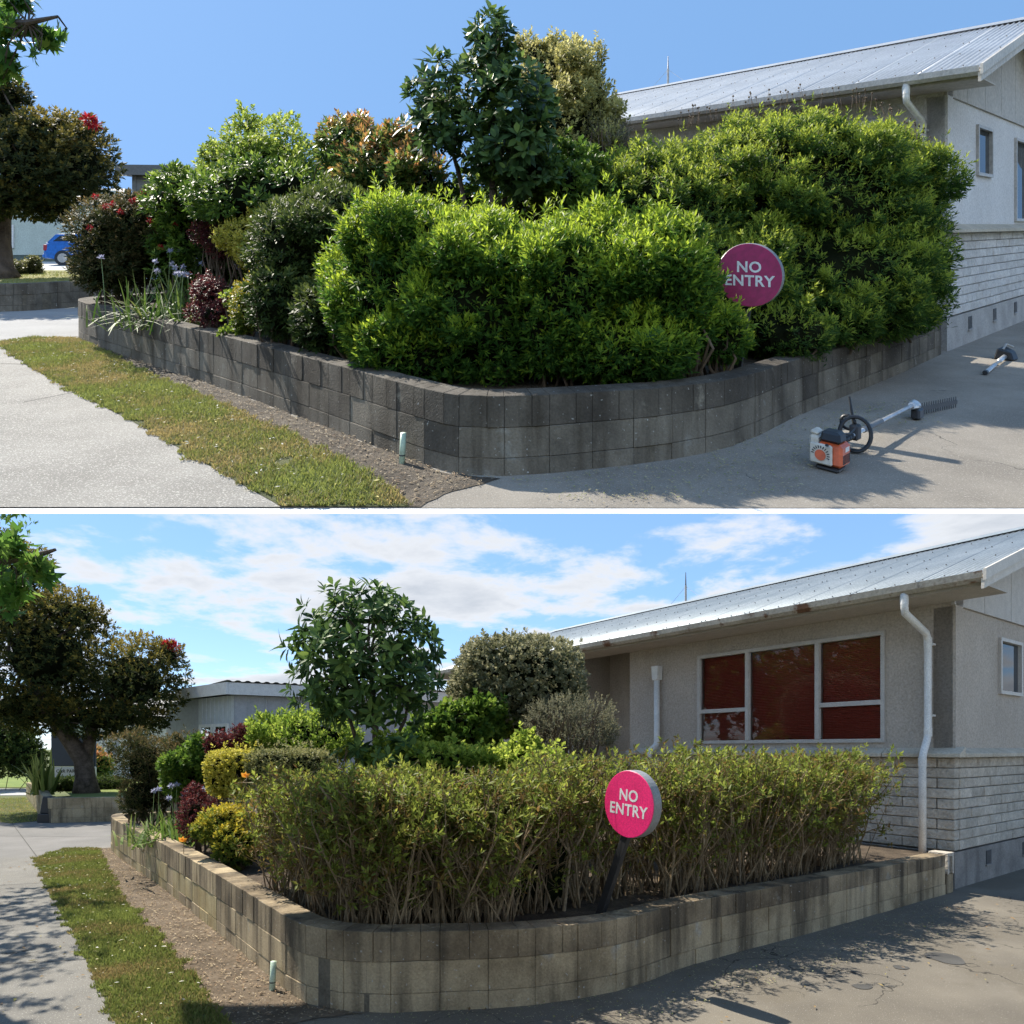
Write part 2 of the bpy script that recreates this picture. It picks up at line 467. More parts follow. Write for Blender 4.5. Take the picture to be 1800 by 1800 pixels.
def core(fr, parent, base, lobes, mat, k=.74, hmin=.42):
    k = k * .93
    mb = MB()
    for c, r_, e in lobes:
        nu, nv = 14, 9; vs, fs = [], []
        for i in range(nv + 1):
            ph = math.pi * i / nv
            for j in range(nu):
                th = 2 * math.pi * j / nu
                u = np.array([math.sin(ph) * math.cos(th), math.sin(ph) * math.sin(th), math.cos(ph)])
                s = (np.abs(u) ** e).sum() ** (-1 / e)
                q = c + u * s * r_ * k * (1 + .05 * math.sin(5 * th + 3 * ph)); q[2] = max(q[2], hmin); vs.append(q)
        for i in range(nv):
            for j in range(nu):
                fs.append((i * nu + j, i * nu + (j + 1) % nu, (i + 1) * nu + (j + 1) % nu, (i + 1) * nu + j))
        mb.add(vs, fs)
    return mb.build('dark_core', mat, fr, parent, base)
COREM = surf('dark_core', (.006, .009, .004), (.018, .02, .01), 9, 1.0, .8, 20, None, bdist=.03, spec=0.0)  # near-black filler against see-through, inner shade put into its colour

def branch_net(mb, start, targets, r0, r1, seed=1, n=5, sag=.12):
    r = np.random.default_rng(seed)
    for t in targets:
        t = np.asarray(t, float); s = np.asarray(start, float)
        m1 = s + (t - s) * .35 + r.normal(0, sag, 3) * np.linalg.norm(t - s) * .5
        m2 = s + (t - s) * .7 + r.normal(0, sag, 3) * np.linalg.norm(t - s) * .4
        mb.tube([s, m1, m2, t], [r0, r0 * .75 + r1 * .25, (r0 + r1) / 2.4, r1], n)

def clumped(lobes, k, seed, size=(.12, .26)):
    if k > 10: size = (.08, .20)
    """break smooth lobes up into many leaf clumps sitting on them."""
    r = np.random.default_rng(seed); out = list(lobes)
    for c, rad, e in lobes:
        m = max(2, int(k * (rad[0] * rad[2] * 4)))
        for _ in range(m):
            u = unit(r.normal(size=(1, 3)))[0]; u[2] = u[2] if u[2] > -.3 else -u[2]
            s_ = (np.abs(u) ** e).sum() ** (-1 / e)
            q = r.uniform(*size) * min(1.0, .45 + rad.min())
            out.append((c + u * s_ * rad * r.uniform(.88, 1.0), np.array([q * r.uniform(.8, 1.3), q, q * r.uniform(.8, 1.4)]), 2.0))
    return out
def shrub(fr, name, label, cat, mat, lobes, n, per, L, W, stem, ground=.45, corek=.72, twigs=8, twigm=None, group=None, **kw):
    c = np.mean([l[0] for l in lobes], 0)
    base = np.array([c[0], c[1], ground])
    t = thing(name, label, cat, fr, base, group)
    cl = kw.pop('clumps', 6)
    foliage(fr, t, base, mat, clumped(lobes, cl, len(label)) if cl else lobes, n, per, L, W, stem, hmin=kw.pop('hmin', ground), **kw)
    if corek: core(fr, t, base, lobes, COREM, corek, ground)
    if twigs:
        mb = MB(); r = np.random.default_rng(len(label))
        for l in lobes:
            for i in range(twigs):
                u = unit(r.normal(size=(1, 3)))[0]; u[2] = abs(u[2]) * .8
                q0 = np.array([l[0][0] + r.uniform(-.4, .4) * l[1][0], l[0][1] + r.uniform(-.4, .4) * l[1][1], ground - .03])
                branch_net(mb, q0, [l[0] + u * l[1] * .8], .014, .005, i)
        mb.build('stem', twigm or TWIGD, fr, t, base)
    return t
exec_parts = []

# ------------------------------------------------------------------ ground sheets
def sheet(fr, name, mat, pts, H, kind='structure', label=None, cat=None, sub=0):
    pts = [np.array([p[0], p[1], H]) for p in pts]
    mb = MB(); mb.add(pts, [tuple(range(len(pts)))])
    c = np.mean(pts, 0)
    o = mb.build(name, mat, fr, None, c)
    return tagp(o, label, cat, kind=kind)
def rough_edge(poly, amp=.03, step=.07, seed=1):
    r = np.random.default_rng(seed); out = []
    P_ = [np.array(p[:2], float) for p in poly]
    for i, a in enumerate(P_):
        b = P_[(i + 1) % len(P_)]; n = max(1, int(np.linalg.norm(b - a) / step)); d = nrm(b - a); w = np.array([-d[1], d[0]])
        for k in range(n):
            o = 0 if k == 0 else r.normal(0, amp) * min(1, .4 + .03 * n)
            out.append(a + (b - a) * k / n + w * o)
    return out
def gp(fr, *px): return [fr.G(x, y) for x, y in px]
def inside(poly, q):
    x, y = q[:, 0], q[:, 1]; c = np.zeros(len(q), bool); n = len(poly)
    for i in range(n):
        x1, y1 = poly[i][:2]; x2, y2 = poly[i - 1][:2]
        c ^= ((y1 > y) != (y2 > y)) & (x < (x2 - x1) * (y - y1) / (y2 - y1 + 1e-12) + x1)
    return c
def scatter(poly, n, seed, ymax=None):
    r = np.random.default_rng(seed); P_ = np.array([p[:2] for p in poly]); lo, hi = P_.min(0), P_.max(0)
    out = []; got = 0
    while got < n:
        q = lo + (hi - lo) * r.random((n * 2, 2)); q = q[inside(poly, q)]; out.append(q); got += len(q)
    return np.concatenate(out)[:n]
GRASSM = leafmat('grass_blade', (.36, .28, .12), (.19, .21, .055), (.27, .30, .08), .35)
GRASSD = leafmat('grass_blade_dense', (.26, .20, .085), (.125, .15, .038), (.20, .23, .06), .35)
def grass(fr, poly, n, H0, label, h=.045, seed=3, mat=None):
    h *= .6
    r = np.random.default_rng(seed)
    poly = rough_edge(poly, .035, .06, seed)
    q = scatter(poly, n, seed); n = len(q)
    if fr is A: q[:, 1] = np.maximum(q[:, 1], 1.66 * F / (893 - 395) + .006)
    k_ = wob(np.column_stack([q, np.zeros(n)]), seed + 3, 7.0) > -.95; q = q[k_]; n = len(q)
    p = np.column_stack([q, np.full(n, H0)])
    pat = wob(p, seed, 1.6)
    d = unit(np.column_stack([r.normal(0, .55, n), r.normal(0, .55, n), np.ones(n)]))
    Lh = h * r.uniform(.5, 1.5, n) * (1 + .35 * pat)
    side = unit(np.cross(d, r.normal(size=(n, 3)))) * (.0045 + .003 * r.random((n, 1)))
    V = np.stack([p - side, p + side, p + d * Lh[:, None]], 1).reshape(-1, 3)
    Fc = np.arange(3 * n).reshape(-1, 3)
    pat2 = wob(p, seed + 9, 4.5)
    T = np.repeat(np.clip(.44 + .40 * pat + .34 * pat2 + .2 * r.normal(size=n), 0, 1), 3)
    c = p.mean(0); c[2] = H0
    o = mesh_np('grass', V, Fc, fr, mat or GRASSM, None, c, T)
    return tagp(o, label, 'grass', kind='stuff')
def litter(fr, poly, n, label, seed, size=.02, name='clippings', cols=((.30, .24, .14), (.42, .38, .24), (.20, .24, .07))):
    r = np.random.default_rng(seed); q = scatter(poly, n, seed); n = len(q)
    p = np.column_stack([q, np.full(n, .018)])
    a = r.uniform(0, 6.28, n); d = unit(np.column_stack([np.cos(a), np.sin(a), r.normal(0, .15, n)]))
    nv = unit(np.column_stack([r.normal(0, .3, n), r.normal(0, .3, n), np.ones(n)]))
    v, f, k = leaves_mesh(p, d, size * r.uniform(.4, 1.6, n), size * .45 * r.uniform(.4, 1.2, n), nv)
    m = leafmat('litter_' + name, *cols, trans=.1, rough=.8)
    c = p.mean(0)
    return tagp(mesh_np(name, v, f, fr, m, None, c, np.repeat(r.random(n), k)), label, 'debris', kind='stuff')

# ------------------------------------------------------------------ block walls
def smooth_path(pts, step=.05):
    pts = [np.array(p[:2], float) for p in pts]; out = []
    for i in range(len(pts) - 1):
        p0 = pts[max(i - 1, 0)]; p1 = pts[i]; p2 = pts[i + 1]; p3 = pts[min(i + 2, len(pts) - 1)]
        n = max(2, int(np.linalg.norm(p2 - p1) / step))
        for k in range(n):
            t = k / n
            m1 = (p2 - p0) / 2; m2 = (p3 - p1) / 2
            out.append((2 * t**3 - 3 * t**2 + 1) * p1 + (t**3 - 2 * t**2 + t) * m1 + (-2 * t**3 + 3 * t**2) * p2 + (t**3 - t**2) * m2)
    out.append(pts[-1]); return np.array(out)
def block_wall(fr, name, label, pts, hs, side=1, thick=.19, bl=.305, mats=None, courses=(.115, .318), split=True):
    """pts: outer foot line; hs: (fraction, height) of the top; side: +1 when the bed lies left of the walking direction."""
    path = smooth_path(pts)
    seg = np.linalg.norm(np.diff(path, axis=0), axis=1); s = np.concatenate([[0], np.cumsum(seg)]); tot = s[-1]
    tg = np.gradient(path, axis=0); tg /= np.linalg.norm(tg, axis=1)[:, None]
    nr = np.column_stack([-tg[:, 1], tg[:, 0]]) * side
    def pt(x, off):
        i = np.array([np.interp(x, s, path[:, 0]), np.interp(x, s, path[:, 1])]); m = np.array([np.interp(x, s, nr[:, 0]), np.interp(x, s, nr[:, 1])])
        return i + nrm(m) * off
    top = lambda x: np.interp(x / tot, [h[0] for h in hs], [h[1] for h in hs])
    n = max(2, int(round(tot / bl))); w = tot / n
    base = np.array([*pt(tot / 2, thick / 2), 0])
    t = thing(name, label, 'wall', fr, base)
    g = .0012
    r = random.Random(n)
    c1, c2 = courses
    def blk(x0, x1, z0, z1f, m):
        q = []
        dp = r.uniform(-.004, .004)
        for z in (0, 1):
            for x, off in ((x0 + g, dp), (x1 - g, dp), (x1 - g, thick), (x0 + g, thick)):
                xy = pt(x, off); q.append((xy[0], xy[1], z0 if z == 0 else z1f(x)))
        MB().hexa(q, .0035).build('block', m, fr, t, base)
    for i in range(n):
        x0, x1 = i * w, (i + 1) * w
        fr0 = (i + .5) / n
        mm = mats(fr0, r)
        blk(x0, x1, -.04, lambda x: c1 - g, mm[0])
        blk(x0, x1, c1 + g, lambda x: c2 - g, mm[1])
        sp = x0 + w * (.62 + r.uniform(-.03, .03))
        if split:
            blk(x0, sp, c2 + g, top, mm[2]); blk(sp, x1, c2 + g, top, mm[2])
        else: blk(x0, x1, c2 + g, top, mm[2])
    mb = MB(); vs, fs = [], []
    xs = np.linspace(.012, tot - .012, n * 2 + 1)
    for x in xs:
        a, b = pt(x, .012), pt(x, thick - .01)
        vs += [(a[0], a[1], -.04), (a[0], a[1], top(x) - .014), (b[0], b[1], top(x) - .014), (b[0], b[1], -.04)]
    for i in range(len(xs) - 1):
        for k in range(4): fs.append((i * 4 + k, i * 4 + (k + 1) % 4, (i + 1) * 4 + (k + 1) % 4, (i + 1) * 4 + k))
    fs += [(0, 1, 2, 3), tuple((len(xs) - 1) * 4 + k for k in (3, 2, 1, 0))]
    mb.add(vs, fs).build('mortar', mortar(fr), fr, t, base)
    inner = [pt(x, thick - .02) for x in np.linspace(0, tot, 60)]
    return t, inner, pt, tot, top

# ------------------------------------------------------------------ the clinic-like building
ROOFM = {}
def roofmat(fr):
    if fr is A: return surf('roof_sheet_pale', (.42, .44, .46), (.52, .54, .56), 1.5, .5, .05, 40, fr, spec=.4, metal=.3)  # same roof, brighter exposure put into this paler copy
    return surf('roof_sheet', (.20, .235, .26), (.27, .305, .33), 1.5, .55, .05, 40, fr, spec=.4, metal=.3)
def building(fr, C, u, v, label, lower, detail=True):
    LEN_ = 11.0 if lower else 8.0
    C = np.array([C[0], C[1], 0.]); u = np.array([u[0], u[1], 0.]); v = np.array([v[0], v[1], 0.]); z = np.array([0, 0, 1.])
    base = C
    t = thing('building', label, 'building', fr, base)
    Q = lambda a, b, h: C + u * a + v * b + z * h      # a along the long wall, b along the gable wall
    ST = stucco(fr); FB = facebrick(fr)
    PL = surf('plinth', (.20, .185, .17), (.33, .31, .28), 2.5, .95, .6, 45, fr, streak=((.10, .085, .075), 4, .5, .6)) if fr is B else surf('plinth_pale', (.34, .325, .31), (.46, .44, .42), 2.5, .95, .6, 45, fr)
    SILL = surf('sill', (.44, .39, .31), (.58, .52, .42), 3, .9, .6, 50, fr)
    LEN, WID, RT = LEN_, 7.3, 5.26
    # plinth and wall bodies (a shell of walls with real thickness)
    mb = MB()
    mb.box(Q(0, 0, -.05), u * RT, v * .25, z * .48); mb.box(Q(0, .25, -.05), u * .25, v * (WID - .25), z * .48)
    mb.build('plinth', PL, fr, t, base)
    wl_ = MB()
    H1, H2 = 1.60, 3.36
    a0, a1, wz0, wz1 = .80, 3.74, 1.74, 3.17         # big window
    wl_.box(Q(0, .03, H1), u * a0, v * .22, z * (3.62 - H1)); wl_.box(Q(a1, .03, H1), u * (RT - a1), v * .22, z * (3.62 - H1))
    wl_.box(Q(a0, .03, H1), u * (a1 - a0), v * .22, z * (wz0 - H1)); wl_.box(Q(a0, .03, wz1), u * (a1 - a0), v * .22, z * (3.62 - wz1))
    wl_.build('long_wall', ST, fr, t, base)
    rc = MB()
    rc.box(Q(RT - .25, .25, .3), u * .25, v * 1.0, z * 3.3); rc.box(Q(RT, 1.0, .0), u * 1.5, v * .25, z * 3.6)
    rc.box(Q(RT + 1.5, .03, .0), u * (LEN - RT - 1.5), v * .25, z * 3.6)
    rc.box(Q(LEN - .25, .28, 0), u * .25, v * 6.8, z * 3.6)
    rc.box(Q(RT + 1.5, .282, .0), u * .25, v * 1.2, z * 3.6)
    rc.build('recess_wall', ST, fr, t, base)
    gw = MB()
    wins = [(1.45, 2.25, 2.38, 3.12), (3.7, 4.6, 1.72, 3.12)]
    segs = [0.25] + [q for w_ in wins for q in w_[:2]] + [WID]
    for i in range(0, len(segs), 2): gw.box(Q(.03, segs[i], H1), v * (segs[i + 1] - segs[i]), u * .22, z * (H2 - H1))
    for b0, b1, z0, z1 in wins:
        gw.box(Q(.03, b0, H1), v * (b1 - b0), u * .22, z * (z0 - H1)); gw.box(Q(.03, b0, z1), v * (b1 - b0), u * .22, z * (H2 - z1))
    gw.box(Q(.031, .03, H1), v * .22, u * .21, z * (H2 - H1 - .002))
    gw.build('gable_wall', ST, fr, t, base)
    # gable boards
    GB = plain('gable_board', (.50, .47, .43) if fr is B else (.60, .60, .60), .7)
    r_ = .36; EV = 3.45
    nb = 8; bw = WID / nb
    for i in range(nb):
        b0, b1 = i * bw + .006, (i + 1) * bw - .006
        f = lambda b: EV - .10 + r_ * (min(b, WID - b) + .6)
        mb = MB(); p = [Q(.0, b0, H2 + .004), Q(.0, b1, H2 + .004), Q(.0, b1, f(b1))]
        if b0 < WID / 2 < b1: p.append(Q(.0, WID / 2, f(WID / 2)))
        p.append(Q(.0, b0, f(b0)))
        mb.prism(p, u * .04).build('gable_board', GB, fr, t, base)
    # split-face blocks, running bond, with real joints
    ch, bl = .123, .392
    zb = .445
    for k in range(9):
        z0 = zb + k * ch; off = 0 if k % 2 else bl / 2
        x = -off
        while x < (RT if lower else 1.2):
            a, b = max(x, 0.0), min(x + bl, RT)
            if b - a > .05:
                MB().box(Q(a + .004 if a > 0 else 0.001, random.uniform(-.006, .004), z0 + .004), u * (b - a - .008), v * .13, z * (ch - .008), .008).build('wall_block', FB, fr, t, base)
            x += bl
        x = -off + bl * .3
        while x < WID:
            a, b = max(x, .135), min(x + bl, WID)
            if b - a > .05:
                MB().box(Q(random.uniform(-.006, .004), a + .004, z0 + .004), v * (b - a - .008), u * .13, z * (ch - .008), .008).build('wall_block', FB, fr, t, base)
            x += bl
    mb = MB(); mb.box(Q(.10, .10, .43), u * (RT - .1), v * .14, z * 1.15); mb.box(Q(.10, .24, .43), u * .14, v * (WID - .25), z * 1.15)
    mb.build('mortar', surf('pale_mortar', (.30, .28, .25), (.40, .37, .33), 6, .95, .3, 60, fr), fr, t, base)
    # sloping sill course
    def sillpiece(o, along, out):
        o = np.asarray(o); mb = MB()
        mb.hexa([o - out * .10 + z * 0, o - out * .10 + along, o + out * .06 + along, o + out * .06,
                 o - out * .10 + z * .05, o - out * .10 + along + z * .05, o + out * .06 + along + z * .13, o + out * .06 + z * .13], .006)
        mb.build('sill_block', SILL, fr, t, base)
    n = 12
    for i in range(n): sillpiece(Q(-.10 + i * (RT + .1) / n + .004, 0, 1.555), u * ((RT + .1) / n - .008), v)
    for i in range(17): sillpiece(Q(0, .07 + i * .42, 1.5545), v * .412, u)
    # vents
    for b in (.95, 2.25, 3.55):
        mb = MB(); mb.box(Q(-.006, b, .20), v * .17, u * .03, z * .17); mb.build('vent', plain('vent_dark', (.06, .065, .07), .7), fr, t, base)
        mb = MB()
        for i in range(6): mb.box(Q(-.012, b + .012 + i * .026, .205), v * .006, u * .01, z * .16)
        mb.build('vent_grille', plain('vent_grey', (.16, .16, .16), .6), fr, t, base)
        mb = MB(); mb.box(Q(-.02, b - .02, .175), v * .21, u * .03, z * .022); mb.build('vent_sill', PL, fr, t, base)
    # big window: frame bars, panes, red blinds
    FRM = plain('window_frame', (.50, .47, .43) if fr is B else (.6, .6, .6), .45)
    if lower:
        win = MB(); dz = .05
        W0 = .0
        m1, m2, tr = 1.70, 2.81, 2.26
        win.box(Q(a0, W0, wz0), u * (a1 - a0), v * .1, z * dz); win.box(Q(a0, W0, wz1 - dz), u * (a1 - a0), v * .1, z * dz)
        for a in (a0, a1 - .05): win.box(Q(a, W0 + .002, wz0 + dz), u * .05, v * .096, z * (wz1 - wz0 - 2 * dz))
        for a in (m1, m2): win.box(Q(a - .03, W0 - .006, wz0 + dz), u * .06, v * .1, z * (wz1 - wz0 - 2 * dz))
        for x0, x1 in ((a0 + .05, m1 - .03), (m2 + .03, a1 - .05)): win.box(Q(x0, W0 + .004, tr - .03), u * (x1 - x0), v * .09, z * .06)
        wo = win.build('window', FRM, fr, t, base)
        wo['label'] = 'wide window of five panes in a pale frame with red blinds'
        GL = glassmat('window_glass')
        RED = surf('red_blind', (.64, .14, .10), (.70, .16, .115), 3, .55, .02, 30, None)
        for (x0, x1, z0, z1) in ((a0 + .05, m1 - .03, wz0 + dz, tr - .03), (a0 + .05, m1 - .03, tr + .03, wz1 - dz), (m1 + .03, m2 - .03, wz0 + dz, wz1 - dz),
                                 (m2 + .03, a1 - .05, wz0 + dz, tr - .03), (m2 + .03, a1 - .05, tr + .03, wz1 - dz)):
            MB().box(Q(x0, .052, z0), u * (x1 - x0), v * .004, z * (z1 - z0)).build('pane', GL, fr, wo, base)
            mb = MB(); n = int((z1 - z0) / .024)
            for i in range(n + 1):
                zz_ = z0 + (i + .1) * (z1 - z0) / (n + 1)
                mb.hexa([Q(x0, .085, zz_), Q(x1, .085, zz_), Q(x1, .112, zz_ + .010), Q(x0, .112, zz_ + .010),
                         Q(x0, .086, zz_ + .002), Q(x1, .086, zz_ + .002), Q(x1, .1125, zz_ + .0125), Q(x0, .1125, zz_ + .0125)])
            mb.box(Q(x0, .13, z0), u * (x1 - x0), v * .003, z * (z1 - z0))
            mb.build('blind', RED, fr, wo, base)
        mb = MB(); mb.box(Q(a0, .2, wz0), u * (a1 - a0), v * .02, z * (wz1 - wz0)); mb.build('blind_backing', RED, fr, t, base)
    for b0, b1, z0, z1 in wins:
        mb = MB()
        mb.box(Q(-.01, b0, z0), v * (b1 - b0), u * .1, z * .045); mb.box(Q(-.01, b0, z1 - .045), v * (b1 - b0), u * .1, z * .045)
        mb.box(Q(-.008, b0, z0 + .045), v * .045, u * .096, z * (z1 - z0 - .09)); mb.box(Q(-.008, b1 - .045, z0 + .045), v * .045, u * .096, z * (z1 - z0 - .09))
        wo = mb.build('window', FRM, fr, t, base)
        MB().box(Q(.04, b0 + .045, z0 + .045), v * (b1 - b0 - .09), u * .004, z * (z1 - z0 - .09)).build('pane', glassmat('dark_glass', (.05, .06, .07), False), fr, wo, base)
    # roof: corrugated sheets, ridge cap, gutter, barge boards, soffit
    ea, eb = -.55, -.6                      # overhangs at the gable end and along the eaves
    RL = LEN + .4
    RW = WID / 2 + .6 - .3                  # eave to ridge
    RM = roofmat(fr)
    pitch = .0762; shw = pitch * 10
    x = ea
    while x < RL - .01:
        x1 = min(x + shw, RL); vs, fs = [], []
        nn = int(round((x1 - x) / pitch)) * 4
        for i in range(nn + 1):
            a = x + (x1 - x) * i / nn; h = .017 * math.sin(2 * math.pi * (a - ea) / pitch)
            for b in (eb - .05, eb + RW):
                q = Q(a, b, EV + .10 + r_ * (b - eb) + h); vs += [q, q - z * .004]
        for i in range(nn):
            o = i * 4; fs += [(o, o + 4, o + 6, o + 2), (o + 1, o + 3, o + 7, o + 5), (o, o + 1, o + 5, o + 4), (o + 2, o + 6, o + 7, o + 3)]
        fs += [(0, 2, 3, 1), (nn * 4, nn * 4 + 1, nn * 4 + 3, nn * 4 + 2)]
        ro = MB().add(vs, fs).build('roof_sheet', RM, fr, t, base, smooth=True)
        if detail:
            mb = MB()
            for row in range(4):
                bb = eb + .12 + row * 1.05
                for cc in range(0, 10, 3):
                    aa = x + (cc + .25 + (row % 2)) * pitch
                    if aa < x1: mb.tube([Q(aa, bb, EV + .11 + r_ * (bb - eb)), Q(aa, bb, EV + .128 + r_ * (bb - eb))], .008, 6)
            mb.build('roof_screw', plain('screw_dark', (.10, .10, .10), .6), fr, ro, base)
        x = x1
    br = MB(); br.prism([Q(ea, eb + RW, EV + .09 + r_ * RW), Q(ea, eb + 2 * RW, EV + .09), Q(ea, eb + 2 * RW, EV + .07), Q(ea, eb + RW, EV + .07 + r_ * RW)], u * (RL - ea))
    br.build('rear_roof', RM, fr, t, base)
    MB().prism([Q(ea, eb + RW - .16, EV + .135 + r_ * (RW - .16)), Q(ea, eb + RW, EV + .16 + r_ * RW), Q(ea, eb + RW + .16, EV + .135 + r_ * (RW - .16)), Q(ea, eb + RW, EV + .14 + r_ * RW)], u * (RL - ea)).build('ridge_cap', RM, fr, t, base)
    GUT = surf('gutter', (.34, .30, .24), (.52, .475, .40), 2, .6, .2, 30, fr, patch=((.15, .075, .04), 3.2, .57)) if fr is B else surf('gutter_pale', (.40, .39, .38), (.55, .53, .50), 2, .6, .2, 30, fr)
    prof = [(-.02, .085), (-.02, .0), (-.09, -.01), (-.13, .03), (-.14, .10), (-.135, .10), (-.125, .035), (-.088, .0), (-.03, .008), (-.012, .085)]
    gut = MB().prism([Q(ea + .02, eb + b, EV - .01 + h) for b, h in prof], u * (RL - ea - .04)).build('gutter', GUT, fr, t, base)
    for i in range(6):
        a = .1 + i * 1.9
        MB().prism([Q(a, eb + b * 1.04, EV - .013 + h * 1.03) for b, h in prof[:5]] + [Q(a, eb - .012, EV + .085)], u * .035).build('gutter_clip', GUT, fr, gut, base)
    SOF = plain('soffit', (.46, .42, .37) if fr is B else (.5, .5, .5), .8)
    MB().box(Q(ea + .03, eb, EV - .045), u * (RL - ea - .06), v * .62, z * .02).build('soffit', SOF, fr, t, base)
    MB().box(Q(ea + .03, eb - .015, EV - .04), u * (RL - ea - .06), v * .02, z * .13).build('fascia', SOF, fr, t, base)
    BRG = plain('barge', (.56, .52, .46) if fr is B else (.62, .61, .6), .6)
    mb = MB()
    mb.prism([Q(ea - .025, eb - .16, EV + .01 - .03), Q(ea - .025, eb + RW, EV + .01 + r_ * (RW + .1)), Q(ea - .025, eb + RW, EV + .13 + r_ * (RW + .06)), Q(ea - .025, eb - .16, EV + .13 - .03)], u * .03)
    mb.build('barge_board', BRG, fr, t, base)
    mb = MB(); mb.prism([Q(ea + .006, eb - .12, EV - .10), Q(ea + .006, eb + RW, EV - .10 + r_ * (RW + .06)), Q(ea + .006, eb + RW, EV + .03 + r_ * (RW + .1)), Q(ea + .006, eb - .12, EV + .03)], u * .03)
    mb.build('barge_board', BRG, fr, t, base)
    mb = MB(); mb.prism([Q(ea + .04, eb + .02, EV - .03), Q(ea + .04, eb + RW, EV - .03 + r_ * RW), Q(ea + .04, eb + RW, EV - .01 + r_ * RW), Q(ea + .04, eb + .02, EV - .01)], u * .55)
    mb.build('gable_soffit', SOF, fr, t, base)
    # downpipes
    dp = MB()
    a = .27
    pts = [Q(a, eb - .07, EV), Q(a, eb - .07, EV - .16), Q(a + .005, eb - .04, EV - .22), Q(a, -.10, EV - .40), Q(a, -.055, EV - .47), Q(a, -.05, EV - .6), Q(a, -.05, 1.84), Q(a, -.08, 1.76), Q(a, -.17, 1.62), Q(a, -.20, 1.54), Q(a, -.20, .40 if lower else .40)]
    po = dp.tube(pts, .042, 12).build('downpipe', WHITE, fr, t, base, smooth=True)
    for h in (2.92, 2.06):
        MB().box(Q(a - .055, -.035, h - .012), u * .11, v * .07, z * .024).build('pipe_bracket', WHITE, fr, po, base)
    for (b, h) in ((-.05, 2.95), (-.05, 1.86), (-.20, 1.50), (eb - .07, EV - .08)):
        MB().tube([Q(a, b, h - .05), Q(a, b, h + .05)], .0455, 12).build('pipe_socket', WHITE, fr, po, base)
    if lower:
        a = 4.55
        mb = MB(); mb.tube([Q(a, -.05, 2.86), Q(a, -.05, 1.78), Q(a, -.07, 1.72), Q(a + .02, -.20, 1.62), Q(a + .02, -.24, 1.5), Q(a + .02, -.24, .4)], .05, 10)
        po = mb.build('downpipe', WHITE, fr, t, base, smooth=True)
        MB().hexa([Q(a - .06, -.11, 2.84), Q(a + .06, -.11, 2.84), Q(a + .06, .02, 2.84), Q(a - .06, .02, 2.84), Q(a - .075, -.12, 3.08), Q(a + .075, -.12, 3.08), Q(a + .075, .02, 3.08), Q(a - .075, .02, 3.08)], .008).build('rain_head', WHITE, fr, po, base)
    # aerial on the ridge
    ra = 6.7 if lower else 6.7
    hr = EV + .15 + r_ * RW
    aer = MB().tube([Q(ra, eb + RW, hr - .02), Q(ra, eb + RW, hr + .36)], .026, 7).build('aerial', GREYM, fr, t, base)
    MB().tube([Q(ra, eb + RW, hr + .34), Q(ra, eb + RW, hr + .66)], [.018, .007], 6).build('aerial_tip', plain('aerial_dark', (.12, .12, .13), .5), fr, aer, base)
    for s_ in (-1, 1): MB().tube([Q(ra, eb + RW, hr + .34), Q(ra + s_ * .45, eb + RW, hr - .01)], .004, 4).build('guy_wire', GREYM, fr, aer, base)
    return t, Q

# ------------------------------------------------------------------ no-entry sign
def text_mesh(body, size):
    cu_ = bpy.data.curves.new('lettering', 'FONT'); cu_.body = body; cu_.size = size; cu_.align_x = 'CENTER'; cu_.align_y = 'CENTER'
    cu_.extrude = .0003; cu_.space_character = 1.06; cu_.offset = size * .024; cu_.resolution_u = 3
    o = bpy.data.objects.new('lettering', cu_); COL.objects.link(o)
    dg = bpy.context.evaluated_depsgraph_get()
    me = bpy.data.meshes.new_from_object(o.evaluated_get(dg))
    vs = np.array([v.co[:] for v in me.vertices]); fs = [tuple(p.vertices) for p in me.polygons]
    COL.objects.unlink(o); bpy.data.objects.remove(o); bpy.data.meshes.remove(me); bpy.data.curves.remove(cu_)
    return vs, fs
def lettering(fr, parent, base, body, size, o, ex, ez, nv, mat, name='lettering', sx=1.0):
    vs, fs = text_mesh(body, size)
    w = np.asarray(o) + vs[:, :1] * sx * ex + vs[:, 1:2] * ez + vs[:, 2:3] * nv
    return MB().add(w, fs).build(name, mat, fr, parent, base)
